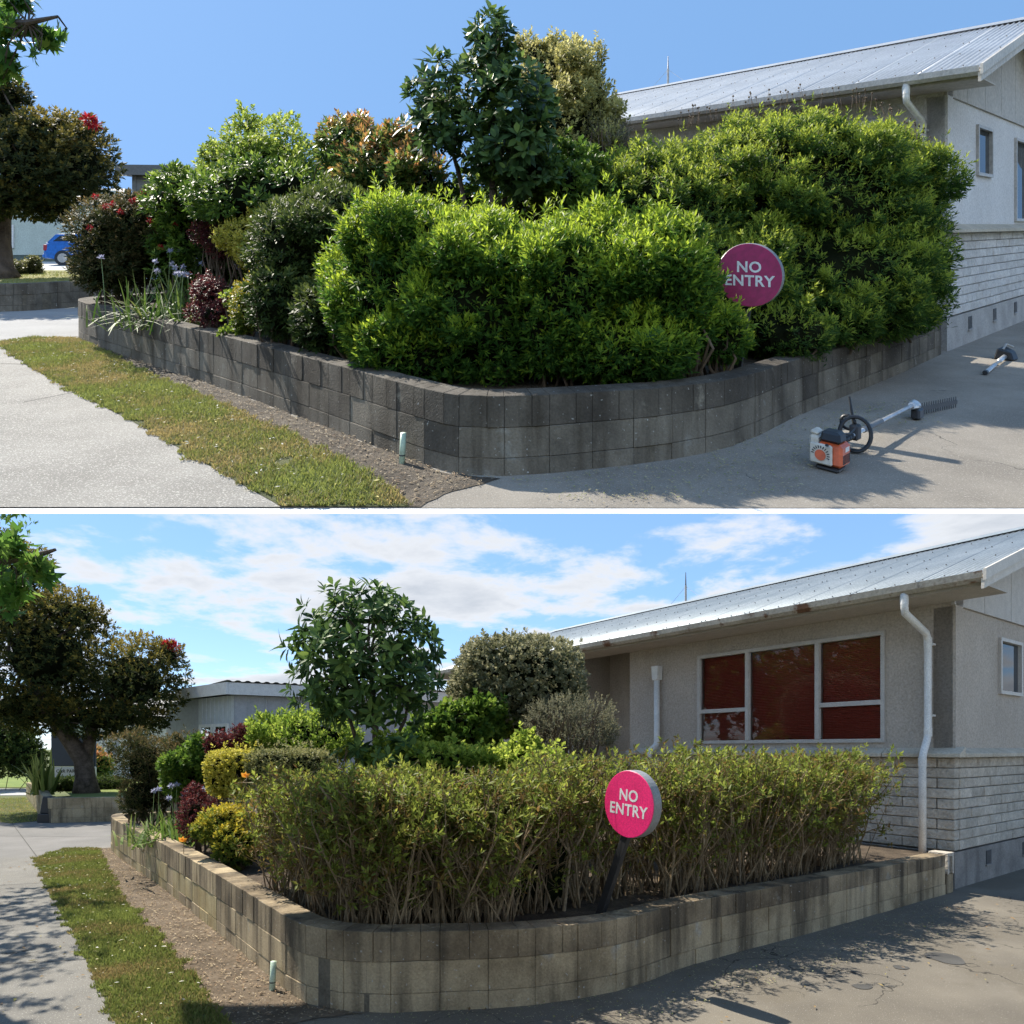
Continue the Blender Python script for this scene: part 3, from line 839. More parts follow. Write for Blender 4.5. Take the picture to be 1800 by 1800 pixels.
def sign(fr, foot, cen, yaw, dia, label, face_mat, roll=0.0):
    cen = np.asarray(cen, float); foot = np.asarray(foot, float)
    nv = np.array([-math.sin(yaw), -math.cos(yaw), 0.]); ex0 = np.array([math.cos(yaw), -math.sin(yaw), 0.]); z = np.array([0, 0, 1.])
    ex = ex0 * math.cos(roll) - z * math.sin(roll); ez = z * math.cos(roll) + ex0 * math.sin(roll)
    t = thing('no_entry_sign', label, 'sign', fr, foot)
    R = dia / 2; n = 48
    ring = [(math.cos(2 * math.pi * k / n), math.sin(2 * math.pi * k / n)) for k in range(n)]
    c = lambda r_, d: [cen + ex * x * r_ + ez * y * r_ + nv * d for x, y in ring]
    def disc(prof, name, mat):
        mb = MB(); vs, fs = [], []
        for r_, d in prof: vs += c(r_, d)
        for i in range(len(prof) - 1): fs += [(i * n + k, i * n + (k + 1) % n, (i + 1) * n + (k + 1) % n, (i + 1) * n + k) for k in range(n)]
        fs += [tuple(range(n)), tuple((len(prof) - 1) * n + k for k in range(n))]
        return mb.add(vs, fs).build(name, mat, fr, t, foot)
    disc([(R * .97, -.035), (R, -.028), (R, .038), (R * .985, .045)], 'housing', plain('sign_housing', (.24, .245, .25), .4))
    disc([(R * .985, .046), (R * .985, .049), (R * .975, .051)], 'face', face_mat)
    LET = plain('sign_white', (.80, .80, .80), .5)
    lettering(fr, t, foot, 'NO', dia * .235, cen + ez * dia * .12 + nv * .0516, ex, ez, nv, LET)
    lettering(fr, t, foot, 'ENTRY', dia * .235, cen - ez * dia * .095 + nv * .0516, ex, ez, nv, LET)
    mb = MB(); top = cen - ez * R * .3 - nv * .01
    dr = nrm(top - foot); sx = nrm(np.cross(dr, nv)) * .033; sy = nrm(np.cross(sx, dr)) * .02
    f0 = foot - dr * .12
    mb.hexa([f0 - sx - sy, f0 + sx - sy, f0 + sx + sy, f0 - sx + sy, top - sx - sy, top + sx - sy, top + sx + sy, top - sx + sy], .004)
    mb.build('post', BLACKP, fr, t, foot)
    return t

# ------------------------------------------------------------------ plants with straps, trees, cut hedges
def strap_mesh(base, az, lean, L, W, nseg=6, curl=1.0):
    """arching strap leaves -> verts, quads"""
    n = len(az); t = np.linspace(0, 1, nseg)[None, :]
    hx = np.sin(lean)[:, None] * L[:, None] * (t + .25 * curl * t ** 2)
    hz = L[:, None] * (np.cos(lean)[:, None] * t - .55 * curl * np.sin(lean)[:, None] * t ** 2.2)
    dx, dy = np.cos(az)[:, None], np.sin(az)[:, None]
    c = np.stack([base[:, :1] + dx * hx, base[:, 1:2] + dy * hx, base[:, 2:3] + hz], -1)
    w = W[:, None] * (1 - t ** 3 * .92) * .5
    sd_ = np.stack([-dy * w, dx * w, np.zeros_like(w)], -1)
    V = np.stack([c - sd_, c + sd_], 2).reshape(n, nseg * 2, 3)
    f = np.array([[2 * i, 2 * i + 1, 2 * i + 3, 2 * i + 2] for i in range(nseg - 1)])
    Fc = (f[None] + (np.arange(n) * nseg * 2)[:, None, None]).reshape(-1, 4)
    return V.reshape(-1, 3), Fc
STRAP = leafmat('strap_leaf', (.05, .10, .02), (.11, .18, .035), (.24, .26, .08), .25, .65, .15)
STALK = plain('flower_stalk', (.16, .22, .07), .6)
PALEBLUE = leafmat('pale_blue_petal', (.24, .24, .36), (.33, .34, .47), (.46, .47, .56), .4, .6)
def agapanthus(fr, label, c, n, L, flowers, seed, rad=.25):
    r = np.random.default_rng(seed); c = np.asarray(c, float)
    t = thing('agapanthus', label, 'plant', fr, c)
    b = c + np.column_stack([r.normal(0, rad, n), r.normal(0, rad * .8, n), np.zeros(n)])
    V, Fc = strap_mesh(b, r.uniform(0, 6.28, n), np.radians(r.uniform(8, 62, n)), L * r.uniform(.6, 1.2, n), .028 * r.uniform(.7, 1.2, n))
    mesh_np('leaf_clump', V, Fc, fr, STRAP, t, c, np.repeat(np.clip(r.normal(.5, .25, n), 0, 1), 12))
    for i in range(flowers):
        a = r.uniform(0, 6.28); ln = r.uniform(.05, .35); f0 = c + np.array([r.normal(0, rad), r.normal(0, rad * .7), 0])
        tip = f0 + np.array([math.cos(a) * ln, math.sin(a) * ln * .6, L * r.uniform(.95, 1.35)])
        st = MB().tube([f0, (f0 + tip) / 2 + np.array([0, 0, .05]), tip], [.006, .005, .004], 4).build('flower_stalk', STALK, fr, t, c)
        m = 26; d = unit(r.normal(size=(m, 3)) + np.array([0, 0, .4]))
        v, f, k = leaves_mesh(np.repeat(tip[None], m, 0), d, 0.055 * r.uniform(.6, 1.1, m), .014, unit(r.normal(size=(m, 3))))
        mesh_np('flower_head', v, f, fr, PALEBLUE, st, c, np.repeat(r.random(m), k))
    return t
def flax(fr, label, c, n, L, seed):
    r = np.random.default_rng(seed); c = np.asarray(c, float); t = thing('flax_plant', label, 'plant', fr, c)
    m = leafmat('flax_leaf', (.06, .09, .02), (.16, .20, .05), (.34, .36, .12), .25, .4)
    for i in range(n):
        b = c[None] + np.array([[r.normal(0, .12), r.normal(0, .12), 0]])
        V, Fc = strap_mesh(b, np.array([r.uniform(0, 6.28)]), np.radians([abs(r.normal(18, 14))]), np.array([L * r.uniform(.7, 1.15)]), np.array([.075]), 6, .8)
        mesh_np('leaf', V, Fc, fr, m, t, c, np.full(12, r.random()))
    return t

def tree(fr, name, label, trunks, lobes, lmat, n, per, L, W, stem, bark=BARK, seed=1, cat='tree', base=None, limbs=5, corek=0, twig_n=60, **kw):
    """trunks: list of (points, radii); crown grows on the lobes."""
    base = np.asarray(base if base is not None else trunks[0][0][0], float)
    t = thing(name, label, cat, fr, base)
    mb = MB()
    for pts, rad in trunks: mb.tube(pts, rad, 9)
    tk = mb.build('trunk', bark, fr, t, base, smooth=True)
    r = np.random.default_rng(seed); br = MB()
    ends = [np.asarray(p[-1], float) for p, _ in trunks]
    for l in lobes:
        e = min(ends, key=lambda q: np.linalg.norm(q - l[0])); rr = max(.012, trunks[0][1][-1] * .7)
        branch_net(br, e, [l[0] + unit(r.normal(size=(1, 3)))[0] * l[1] * r.uniform(.4, .85) for _ in range(limbs)], rr, rr * .25, seed, 5)
        tg_ = [l[0] + unit(r.normal(size=(1, 3)))[0] * l[1] * r.uniform(.75, .97) for _ in range(twig_n // len(lobes))]
        for q in tg_: branch_net(br, l[0] * .6 + q * .4 + r.normal(0, .06, 3), [q], rr * .3, rr * .1, seed + 3, 4)
    br.build('branch', bark, fr, t, base)
    foliage(fr, t, base, lmat, lobes, n, per, L, W, stem, name='crown', seed=seed, **kw)
    if corek: core(fr, t, base, lobes, COREM, corek)
    return t

def flowers(fr, parent, base, pts, mat, size, name='flower', m=46, seed=2):
    r = np.random.default_rng(seed)
    for p in pts:
        d = unit(r.normal(size=(m, 3)))
        v, f, k = leaves_mesh(np.repeat(np.asarray(p, float)[None], m, 0) + d * size * .15, d, size * r.uniform(.7, 1.1, m), size * .22, unit(r.normal(size=(m, 3))))
        mesh_np(name, v, f, fr, mat, parent, base, np.repeat(r.random(m), k))
REDFL = leafmat('red_flower', (.26, .012, .018), (.38, .022, .03), (.48, .05, .055), .25, .7)

def woody_hedge(fr, label, foot, top, nst, lmat, seed, nleaf, ground=.44, group=None, main=9, name='cut_hedge', spread=.22, lowleaf=.35, lean=None):
    """hedge cut back to bare stems: foot(r) gives a random foot point, top(p) the height there."""
    r = np.random.default_rng(seed)
    feet = np.array([foot(r) for _ in range(nst)]); base = np.array([*feet.mean(0), ground])
    t = thing(name, label, 'hedge', fr, base, group)
    mb = MB(); tips, dirs, low = [], [], []
    for i, f in enumerate(feet):
        H = top(f) * r.uniform(.80, 1.03)
        p0 = np.array([f[0], f[1], ground - .02]); ln = np.append(r.normal(0, spread, 2), 0)
        if lean is not None: ln = ln + lean
        p1 = p0 + np.array([0, 0, (H - ground) * .35]) + ln * .35 + np.append(r.normal(0, .035, 2), 0)
        p2 = p0 + np.array([0, 0, (H - ground) * .68]) + ln * .75 + np.append(r.normal(0, .045, 2), 0)
        p3 = p0 + np.array([0, 0, (H - ground)]) + ln + np.append(r.normal(0, .04, 2), 0)
        r0 = r.uniform(.0035, .0095) * r.choice([.8, 1, 1.35])
        q = [p0, p1, p2, p3]
        mb.tube(q, [r0, r0 * .8, r0 * .62, r0 * .35], 4, False)
        tips.append(p3); dirs.append(p3 - p2)
        for j in range(5):
            k = r.uniform(.12, .95) * 3; a = int(min(2, k)); s_ = q[a] + (q[a + 1] - q[a]) * (k - a)
            d = nrm(np.array([r.normal(0, .6), r.normal(0, .6), r.uniform(.35, 1.0)])); ln2 = r.uniform(.12, .34)
            e = s_ + d * ln2; e[2] = min(e[2], H * 1.02)
            mb.tube([s_, s_ + d * ln2 * .5 + r.normal(0, .015, 3), e], [r0 * .5, r0 * .4, r0 * .22], 3, False)
            (tips if k > 1.7 else low).append(e); (dirs.append(d) if k > 1.7 else None)
    STEMP = surf('pale_stem', (.18, .13, .08), (.36, .28, .18), 5, .9, .3, 40, None)
    st = mb.build('twigs', TWIG, fr, t, base); st['kind'] = 'stuff'
    for i in range(main):
        f = foot(r); H = top(f) * r.uniform(.75, 1.0); rr = r.uniform(.009, .019); ms = MB()
        p0 = np.array([f[0], f[1], ground - .03]); p1 = p0 + np.array([r.normal(0, .05), 0, H * .35]); p2 = p1 + np.array([r.normal(0, .06), r.normal(0, .05), H * .28])
        ms.tube([p0, p1, p2, p2 + np.array([r.normal(0, .06), 0, (H - p2[2]) * .9])], [rr, rr * .85, rr * .7, rr * .5], 6)
        for s_ in (-1, 1):
            ms.tube([p1, p1 + np.array([s_ * .09, r.normal(0, .04), .14]), p1 + np.array([s_ * .16, 0, .34])], [rr * .6, rr * .5, rr * .3], 5)
        ms.build('stem', STEMP, fr, t, base)
    tips = np.array(tips); dirs = unit(np.array(dirs)); low = np.array(low)
    sel = r.choice(len(tips), nleaf); pp = tips[sel] + r.normal(0, .045, (nleaf, 3)); pp[:, 2] -= np.abs(r.normal(0, .05, nleaf))
    V, Fc, T = sprigs(pp, dirs[sel], 8, .062, .019, .07, .5, (80, 25), seed, 'kite', .2, 0, .5, .6)
    nl = int(nleaf * lowleaf); sel = r.choice(len(low), nl)
    V2, F2, T2 = sprigs(low[sel] + r.normal(0, .03, (nl, 3)), unit(r.normal(size=(nl, 3)) + np.array([0, -.4, .4])), 6, .058, .018, .05, .4, (80, 25), seed + 1, 'kite', .2, 0, .5, .3)
    mesh_np('foliage', np.concatenate([V, V2]), np.concatenate([Fc, F2 + len(V)]), fr, lmat, t, base, np.concatenate([T, T2]))
    return t, base

# leaf colours (palest stop also stands for lit tops)
LIME = leafmat('lime_leaf', (.035, .085, .018), (.085, .17, .024), (.33, .41, .04), .48, .55)
BIGH = leafmat('hedge_leaf', (.03, .07, .016), (.085, .15, .026), (.33, .38, .05), .46, .55)
DARK = leafmat('dark_leaf', (.025, .045, .012), (.05, .08, .02), (.12, .15, .035), .3, .6)
TREEL = leafmat('leathery_leaf', (.03, .065, .022), (.07, .13, .038), (.18, .26, .06), .25, .5, .2)
VARI = leafmat('variegated_leaf', (.12, .13, .04), (.32, .30, .10), (.60, .54, .22), .35, .6)
GREYB = leafmat('grey_brush_leaf', (.09, .09, .055), (.17, .165, .10), (.28, .26, .16), .3, .6)
BRIGHT = leafmat('bright_leaf', (.075, .13, .018), (.18, .25, .035), (.40, .45, .08), .45, .6)
LAUREL = leafmat('laurel_leaf', (.04, .085, .014), (.095, .165, .024), (.24, .32, .05), .35, .5, .16)
PHOT = leafmat('photinia_leaf', (.05, .10, .025), (.13, .20, .04), (.45, .22, .08), .4, .4)
BOTTLE = leafmat('bottlebrush_leaf', (.03, .045, .015), (.07, .075, .026), (.17, .12, .05), .28, .65)
YELLOW = leafmat('golden_leaf', (.22, .22, .03), (.45, .40, .06), (.62, .54, .14), .35, .5)
PURPLE = leafmat('purple_leaf', (.045, .012, .016), (.11, .028, .03), (.22, .06, .05), .3, .5)
GOLDG = leafmat('gold_green_leaf', (.06, .10, .02), (.16, .20, .03), (.46, .36, .04), .35, .5)
POHUT = leafmat('pohutukawa_leaf', (.025, .038, .012), (.055, .065, .02), (.24, .19, .04), .28, .65)
MAPLE = leafmat('maple_leaf', (.04, .10, .02), (.09, .18, .03), (.22, .30, .06), .45, .4)
CUTL = leafmat('cut_hedge_leaf', (.17, .105, .035), (.11, .15, .028), (.36, .39, .07), .35, .45)
OLIVE = leafmat('olive_leaf', (.075, .085, .035), (.15, .16, .06), (.27, .26, .11), .3, .5)

# =================================================================== LOWER GARDEN (cut back)
fr = B
tagp(sheet(B, 'ground', surf('far_ground', (.07, .09, .03), (.12, .13, .05), .4, .98, .5, 20, B), [(-900, -3), (900, -3), (900, 1500), (-900, 1500)], -.012))
sheet(B, 'driveway', asphalt(B), [(-4, 1.5), (26, 1.5), (26, 30), (-4, 30)], 0.0)
sheet(B, 'far_driveway', surf('grey_drive', (.145, .14, .13), (.20, .19, .178), .9, .9, .5, 110, B), gp(B, (-500, 1452), (60, 1443), (330, 1440), (330, 1492), (195, 1494), (62, 1509), (-500, 1500)), .004)
sheet(B, 'footpath', concrete(B), gp(B, (-500, 1500.5), (62, 1508.5), (110, 1600), (165, 1720), (205, 1800), (240, 1900), (-1500, 1900)), .006)
for p0, p1 in (((-40, 1560), (84, 1552)), ((-60, 1700), (150, 1688)), ((-10, 1470), (200, 1472)), ((20, 1446), (66, 1508))):
    a, b = B.G(*p0), B.G(*p1); w_ = nrm(np.array([b[1] - a[1], a[0] - b[0], 0])) * .007; mb = MB(); hh = np.array([0, 0, .0075])
    mb.add([a + hh - w_, b + hh - w_, b + hh + w_, a + hh + w_], [(0, 1, 2, 3)]); tagp(mb.build('path_joint', plain('joint_dark', (.06, .057, .05), .9), B, None, a), kind='structure')
vergeB = gp(B, (62, 1509), (110, 1497), (168, 1495), (215, 1590), (300, 1680), (352, 1745), (385, 1800), (430, 1900), (240, 1900), (205, 1800), (165, 1720), (110, 1600))
sheet(B, 'verge', turfmat(B), vergeB, .008)
dirtB = gp(B, (160, 1494), (200, 1490), (290, 1560), (426, 1672), (506, 1740), (560, 1772), (640, 1783), (560, 1790), (500, 1805), (470, 1840), (420, 1900), (385, 1800), (352, 1745), (300, 1680), (215, 1590))
sheet(B, 'dirt_strip', dirtmat(B), rough_edge(dirtB, .02), .005)
grass(B, gp(B, (58, 1511), (110, 1493), (172, 1492), (222, 1590), (310, 1680), (365, 1745), (400, 1800), (445, 1900), (236, 1900), (202, 1800), (161, 1720), (106, 1600)), 62000, .01, 'mown grass strip between shaded footpath and lichen-stained block wall', .05, 3, GRASSD)
farv = gp(B, (-160, 1408), (44, 1402), (78, 1443), (20, 1448), (-160, 1428))
sheet(B, 'far_verge', turfmat(B), farv, .008)
grass(B, farv, 9000, .01, 'patch of clover-dotted grass before the far low wall', .06, 9)
sheet(B, 'far_road', surf('far_road', (.30, .30, .29), (.38, .375, .36), .6, .9, .3, 40, B), gp(B, (-400, 1401), (50, 1398), (50, 1386), (-400, 1388)), .004)
sheet(B, 'far_lawn', surf('far_lawn', (.10, .15, .03), (.18, .22, .05), 1.2, .98, .6, 30, B), gp(B, (-600, 1386), (50, 1384), (60, 1347), (-600, 1347)), .006)
litter(B, dirtB, 2600, 'dry leaf scraps and bark on the bare dirt strip', 5, .028, 'leaf_litter', ((.20, .13, .08), (.33, .25, .16), (.42, .34, .22)))
clipB = gp(B, (600, 1782), (1000, 1762), (1200, 1704), (1450, 1640), (1660, 1580), (1700, 1640), (1400, 1720), (1150, 1800), (700, 1815))
litter(B, clipB, 1500, 'pale twig scraps scattered on the asphalt below the long wall', 6, .018)
for i, (x, y, w_, d_) in enumerate(((1662, 1685, 28, .16), (1515, 1735, 17, .05), (1583, 1701, 13, .05))):
    c = B.G(x, y); rx = w_ / F * c[1]
    sheet(B, 'dark_patch', surf('dark_asphalt', (.055, .053, .05), (.085, .082, .076), 3, .75, .4, 150, B), [(c[0] + rx * math.cos(a) * (1 + .12 * math.sin(3 * a + i)), c[1] + d_ * math.sin(a)) for a in np.linspace(0, 6.28, 22)[:-1]], .004)  # small patches of darker, slightly smoother asphalt

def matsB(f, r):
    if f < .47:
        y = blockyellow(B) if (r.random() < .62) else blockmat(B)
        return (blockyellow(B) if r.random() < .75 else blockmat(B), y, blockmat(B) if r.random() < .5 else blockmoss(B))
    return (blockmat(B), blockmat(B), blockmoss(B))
wbase = [(-5.6, 12.3), (-6.35, 11.75)] + [tuple(B.G(x, y)[:2]) for x, y in ((195, 1492), (287, 1563), (423, 1675), (503, 1743), (547, 1767), (600, 1777), (672, 1781), (753, 1777), (840, 1774), (928, 1768), (1010, 1757), (1083, 1743), (1133, 1727), (1200, 1701), (1300, 1673), (1447, 1634), (1662, 1572))]
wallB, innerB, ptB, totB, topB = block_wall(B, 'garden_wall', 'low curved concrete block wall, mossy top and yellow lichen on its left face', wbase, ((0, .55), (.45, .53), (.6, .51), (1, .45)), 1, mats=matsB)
CB = np.array([5.23, 7.93]); uB = np.array([-.592, .806]); vB = np.array([.806, .592])
soil_pts = [tuple(p) for p in innerB] + [tuple(CB + uB * .0 - vB * .02), tuple(CB + uB * 10.8), (-2.5, 17), (-5.2, 13)]
sheet(B, 'planting_soil', soilmat(B), soil_pts, .42)
bldB, QB = building(B, CB, uB, vB, 'beige rendered building with red window blinds behind the cut-back hedge', True)
# hollow block stub where the wall meets the building
e = ptB(totB, .095)
mb = MB(); o_ = np.array([e[0] + .03, e[1] + .01, 0])
ax_ = np.array([.82, .57, 0]); ay_ = np.array([-.57, .82, 0]); z3 = np.array([0, 0, 1.])
t = thing('end_block', 'hollow concrete block standing between long wall end and beige building', 'block', B, o_)
mb.box(o_ - ay_ * .09, ax_ * .16, ay_ * .2, z3 * .22, .006).build('lower_block', blockmat(B), B, t, o_)
for a in (0, .12): MB().box(o_ - ay_ * .1 + ax_ * a + z3 * .224, ax_ * .04, ay_ * .21, z3 * .20, .004).build('side_web', facebrick(B), B, t, o_)
MB().box(o_ - ay_ * .1 + z3 * .426, ax_ * .16, ay_ * .21, z3 * .04, .004).build('cap', facebrick(B), B, t, o_)
# marker pipe at the wall foot
def marker(fr, px, y0, y1, label):
    p = fr.G(px, y0); q = fr.at(px + 3, y1, p[1])
    t = thing('marker_pipe', label, 'pipe', fr, p)
    m = plain('pale_green_plastic', (.46, .58, .45), .5)
    MB().tube([p - np.array([0, 0, .03]), q - np.array([0, 0, .0])], .021, 10).build('pipe', m, fr, t, p, smooth=True)
    MB().tube([p + (q - p) * .27, p + (q - p) * .31], .0225, 10).build('dark_band', BLACKP, fr, t, p)
marker(B, 478, 1741, 1690, 'pale green plastic pipe stub below the yellow-stained wall')
sign(B, B.at(1060, 1592, 4.86), B.at(1113, 1413, 4.74), math.radians(54), .478, 'bright pink round sign reading NO ENTRY on a leaning black post', plain('pink_face', (.92, .035, .20), .35), math.radians(4))

# --- far left: second wall, lawn bed, tree, sign board, flax, bollard, house
w2 = [tuple(B.G(46, 1401)[:2]), tuple((B.G(46, 1401)[:2] + B.G(78, 1444)[:2]) / 2), tuple(B.G(79, 1444)[:2]), tuple(B.G(115, 1446)[:2]), tuple(B.G(213, 1444)[:2]), (-6.6, 15.7), (-4.4, 16.2)]
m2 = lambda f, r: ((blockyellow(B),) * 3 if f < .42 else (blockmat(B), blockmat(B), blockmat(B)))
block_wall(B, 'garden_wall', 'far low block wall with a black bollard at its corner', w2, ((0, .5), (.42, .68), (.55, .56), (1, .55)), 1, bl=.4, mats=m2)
bed2 = [(-16.2, 23.6), (-10.2, 15.65), (-9, 15.6), (-4.6, 16.4), (-4, 24), (-15, 26)]
sheet(B, 'raised_lawn', surf('raised_lawn', (.12, .16, .035), (.20, .23, .06), 1.2, .98, .6, 30, B), bed2, .50)
bx = B.G(87, 1445); t = thing('bollard', 'squat black bollard at the corner of the far block wall', 'bollard', B, bx)
MB().hexa([bx + np.array(q) for q in ((-.17, -.17, 0), (.17, -.17, 0), (.17, .17, 0), (-.17, .17, 0), (-.165, -.165, .2), (.165, -.165, .2), (.165, .165, .2), (-.165, .165, .2))], .012).build('foot', BLACKP, B, t, bx)
MB().hexa([bx + np.array(q) for q in ((-.14, -.14, .2), (.14, -.14, .2), (.14, .14, .2), (-.14, .14, .2), (-.10, -.10, .58), (.10, -.10, .58), (.10, .10, .58), (-.10, .10, .58))], .02).build('shaft', BLACKP, B, t, bx)
YT = 17.6
tr = lambda *a: [B.at(x, y, YT + d) for x, y, d in a]
b0 = B.at(152, 1400, YT); b0[2] = .45
tree(B, 'pohutukawa_tree', 'large dark spreading tree with forked trunk behind the far low wall', [([b0, *tr((150, 1365, 0), (146, 1335, 0), (118, 1295, -.1), (80, 1245, -.3), (40, 1180, -.2))], [.34, .24, .23, .19, .14, .08]),
     (tr((148, 1338, 0), (158, 1300, .2), (163, 1270, .3), (195, 1225, .2), (235, 1190, 0)), [.17, .15, .14, .10, .05])],
     [lobe(B, 20, 1050, 65, 120, YT, 1.3), lobe(B, 85, 1155, 105, 110, YT, 1.7), lobe(B, 122, 1080, 62, 42, YT, 1.0), lobe(B, 235, 1195, 86, 84, YT, 1.4), lobe(B, 185, 1262, 105, 38, YT, 1.1), lobe(B, 50, 1245, 95, 48, YT, 1.2), lobe(B, 293, 1150, 30, 26, YT, .5)],
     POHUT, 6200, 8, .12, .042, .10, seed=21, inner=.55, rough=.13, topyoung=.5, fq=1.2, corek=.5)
tB = [o for o in COL.objects if o.get('label', '').startswith('large dark spreading')][0]
flowers(B, tB, b0, [B.at(x, y, YT - .3) for x, y in ((300, 1130), (308, 1137), (293, 1133))], REDFL, .16)
flax(B, 'tall green flax plant with sword leaves at the far bed', np.array([*B.at(74, 1390, 16.9)[:2], .5]), 46, 1.15, 3)
sb = B.at(128, 1398, 20.5); sb[2] = .5
t = thing('sign_board', 'dark blue notice board with white car parking panel behind the forked tree', 'sign', B, sb)
SX = 1.35
MB().box(sb + np.array([-SX / 2, 0, .62]), (SX, 0, 0), (0, .1, 0), (0, 0, 1.55), .02).build('board', plain('navy_board', (.012, .022, .05), .4), B, t, sb)
MB().box(sb + np.array([-SX / 2, .002, .0]), (SX, 0, 0), (0, .096, 0), (0, 0, .61), .02).build('white_panel', plain('panel_white', (.6, .6, .6), .5), B, t, sb)
lettering(B, t, sb, 'CAR PARKING', .135, sb + np.array([-.05, -.003, .47]), np.array([1., 0, 0]), z3, np.array([0, -1., 0]), BLACKP)
MB().tube([sb + np.array([.25, -.012, 1.78]), sb + np.array([.25, .0, 1.78])], .2, 24).build('round_emblem', plain('emblem', (.55, .62, .5), .5), B, t, sb)
# low clipped hedges in the far bed
shrub(B, 'clipped_bush', 'low round clipped bush below the notice board', 'bush', DARK, [lobe(B, 120, 1382, 24, 17, 18.6, .45)], 700, 6, .06, .03, .05, .5, .7, 3)
shrub(B, 'clipped_hedge', 'low dark clipped hedge right of the forked trunk', 'hedge', DARK, [lobe(B, 192, 1378, 26, 12, 19.5, .4, 4)], 700, 6, .06, .03, .05, .5, .7, 3)
shrub(B, 'clipped_hedge', 'orange-tipped clipped hedge beside the far white house', 'hedge', PHOT, [lobe(B, 172, 1343, 17, 22, 22, .6, 4)], 900, 6, .07, .035, .05, .5, .7, 3, topyoung=.6)
shrub(B, 'background_bush', 'dense dark green bushes beyond the far lawn', 'bush', DARK, [lobe(B, -10, 1310, 60, 55, 27, 1.5), lobe(B, 45, 1335, 28, 32, 27, 1.0)], 2200, 7, .14, .06, .12, .0, .75, 3)
# far houses
h0 = B.at(152, 1370, 27); h0[2] = 0
t = thing('house', 'white far house with curtained tall window beside the spreading tree', 'house', B, h0)
HX = h0[0]
WHW = plain('house_white', (.62, .62, .60), .7)
MB().box((HX, 27, 0), (8.6, 0, 0), (0, 5, 0), (0, 0, 2.95)).build('wall', WHW, B, t, h0)
MB().prism([(HX - .4, 26.5, 2.9), (HX - .4, 32.5, 2.9), (HX - .4, 29.5, 4.1)], (9.4, 0, 0)).build('roof', plain('house_roof', (.30, .29, .27), .7), B, t, h0)
for k, (x0, x1) in enumerate(((178, 188), (193, 214))):
    a, b = B.at(x0, 1290, 26.98), B.at(x1, 1335, 26.98)
    f = MB()
    w_ = b[0] - a[0]; hh = a[2] - b[2]; o_ = np.array([a[0], 26.94, b[2]])
    f.box(o_, (w_, 0, 0), (0, .06, 0), (0, 0, .07)); f.box(o_ + z3 * (hh - .07), (w_, 0, 0), (0, .06, 0), (0, 0, .07)); f.box(o_ + z3 * .07, (.07, 0, 0), (0, .06, 0), (0, 0, hh - .14)); f.box(o_ + np.array([w_ - .07, 0, .07]), (.07, 0, 0), (0, .06, 0), (0, 0, hh - .14))
    wo = f.build('window', WHITE, B, t, h0)
    MB().box(o_ + np.array([.07, .03, .07]), (w_ - .14, 0, 0), (0, .01, 0), (0, 0, hh - .14)).build('pane', glassmat('curtain_glass', (.30, .31, .32), False), B, wo, h0)
MB().tube([(B.at(190, 1300, 26.9)[0], 26.9, 0), (B.at(190, 1300, 26.9)[0], 26.9, 2.9)], .045, 7).build('downpipe', WHITE, B, t, h0)
# grey clad building
yc = 17.0
cx_ = B.at(412, 1290, yc); c0 = np.array([cx_[0], yc, 0.])
dl = nrm(np.array([-.75, .66, 0])); dr_ = nrm(np.array([.86, .51, 0]))
t = thing('shed', 'grey battened building with white fascia behind the leafy shrubs', 'building', B, c0)
GC = plain('grey_cladding', (.33, .355, .39), .6); GC2 = plain('light_cladding', (.52, .55, .56), .6)
hw = EYE + (1316 - 1222) / F * yc
MB().box(c0, dr_ * 8.6, dl * 4.2, z3 * hw).build('wall', GC, B, t, c0)
for i in range(20):
    MB().box(c0 + dr_ * (.32 + i * .42) - dl * .022, dr_ * .045, dl * .02, z3 * hw).build('batten', GC, B, t, c0)
MB().box(c0 - dr_ * .01, dr_ * -.012, dl * 2.0, z3 * hw).build('side_cladding', GC2, B, t, c0)
for i in range(8): MB().box(c0 - dr_ * .045 + dl * (.05 + i * .24), dr_ * .02, dl * .04, z3 * hw).build('batten', GC2, B, t, c0)
for i in range(2):
    f = MB(); o_ = c0 + dl * (.22 + i * .85) - dr_ * .08; wv = dl * .78
    f.box(o_ + z3 * 1.2, wv, dr_ * .05, z3 * .08); f.box(o_ + z3 * 2.23, wv, dr_ * .05, z3 * .08); f.box(o_ + z3 * 1.28, dl * .08, dr_ * .05, z3 * .95); f.box(o_ + z3 * 1.28 + dl * .70, dl * .08, dr_ * .05, z3 * .95)
    wo = f.build('window', WHITE, B, t, c0)
    MB().box(o_ + dl * .08 + dr_ * .02 + z3 * 1.28, dl * .62, dr_ * .01, z3 * .95).build('pane', glassmat('dark_glass2', (.03, .035, .035), False), B, wo, c0)
FAS = plain('fascia_white', (.62, .63, .63), .5)
MB().box(c0 - dl * .25 - dr_ * .25 + z3 * hw, dr_ * 9.1, dl * .06, z3 * .30).build('fascia', FAS, B, t, c0)
MB().box(c0 - dl * .25 - dr_ * .31 + z3 * (hw + .001), dr_ * .055, dl * 2.9, z3 * .30).build('fascia', FAS, B, t, c0)
mb = MB(); vs, fs = [], []
for i in range(161):
    a = -.3 + i * .0575; h = hw + .325 + (.03 if i % 4 < 2 else -.0)
    for b in (-.29, 4.4): vs.append(c0 + dr_ * a + dl * b + z3 * (h + (0 if b < 0 else -.25)))
for i in range(160): fs.append((2 * i, 2 * i + 2, 2 * i + 3, 2 * i + 1))
mb.add(vs, fs).build('roof', plain('dark_roof', (.10, .105, .11), .5), B, t, c0)

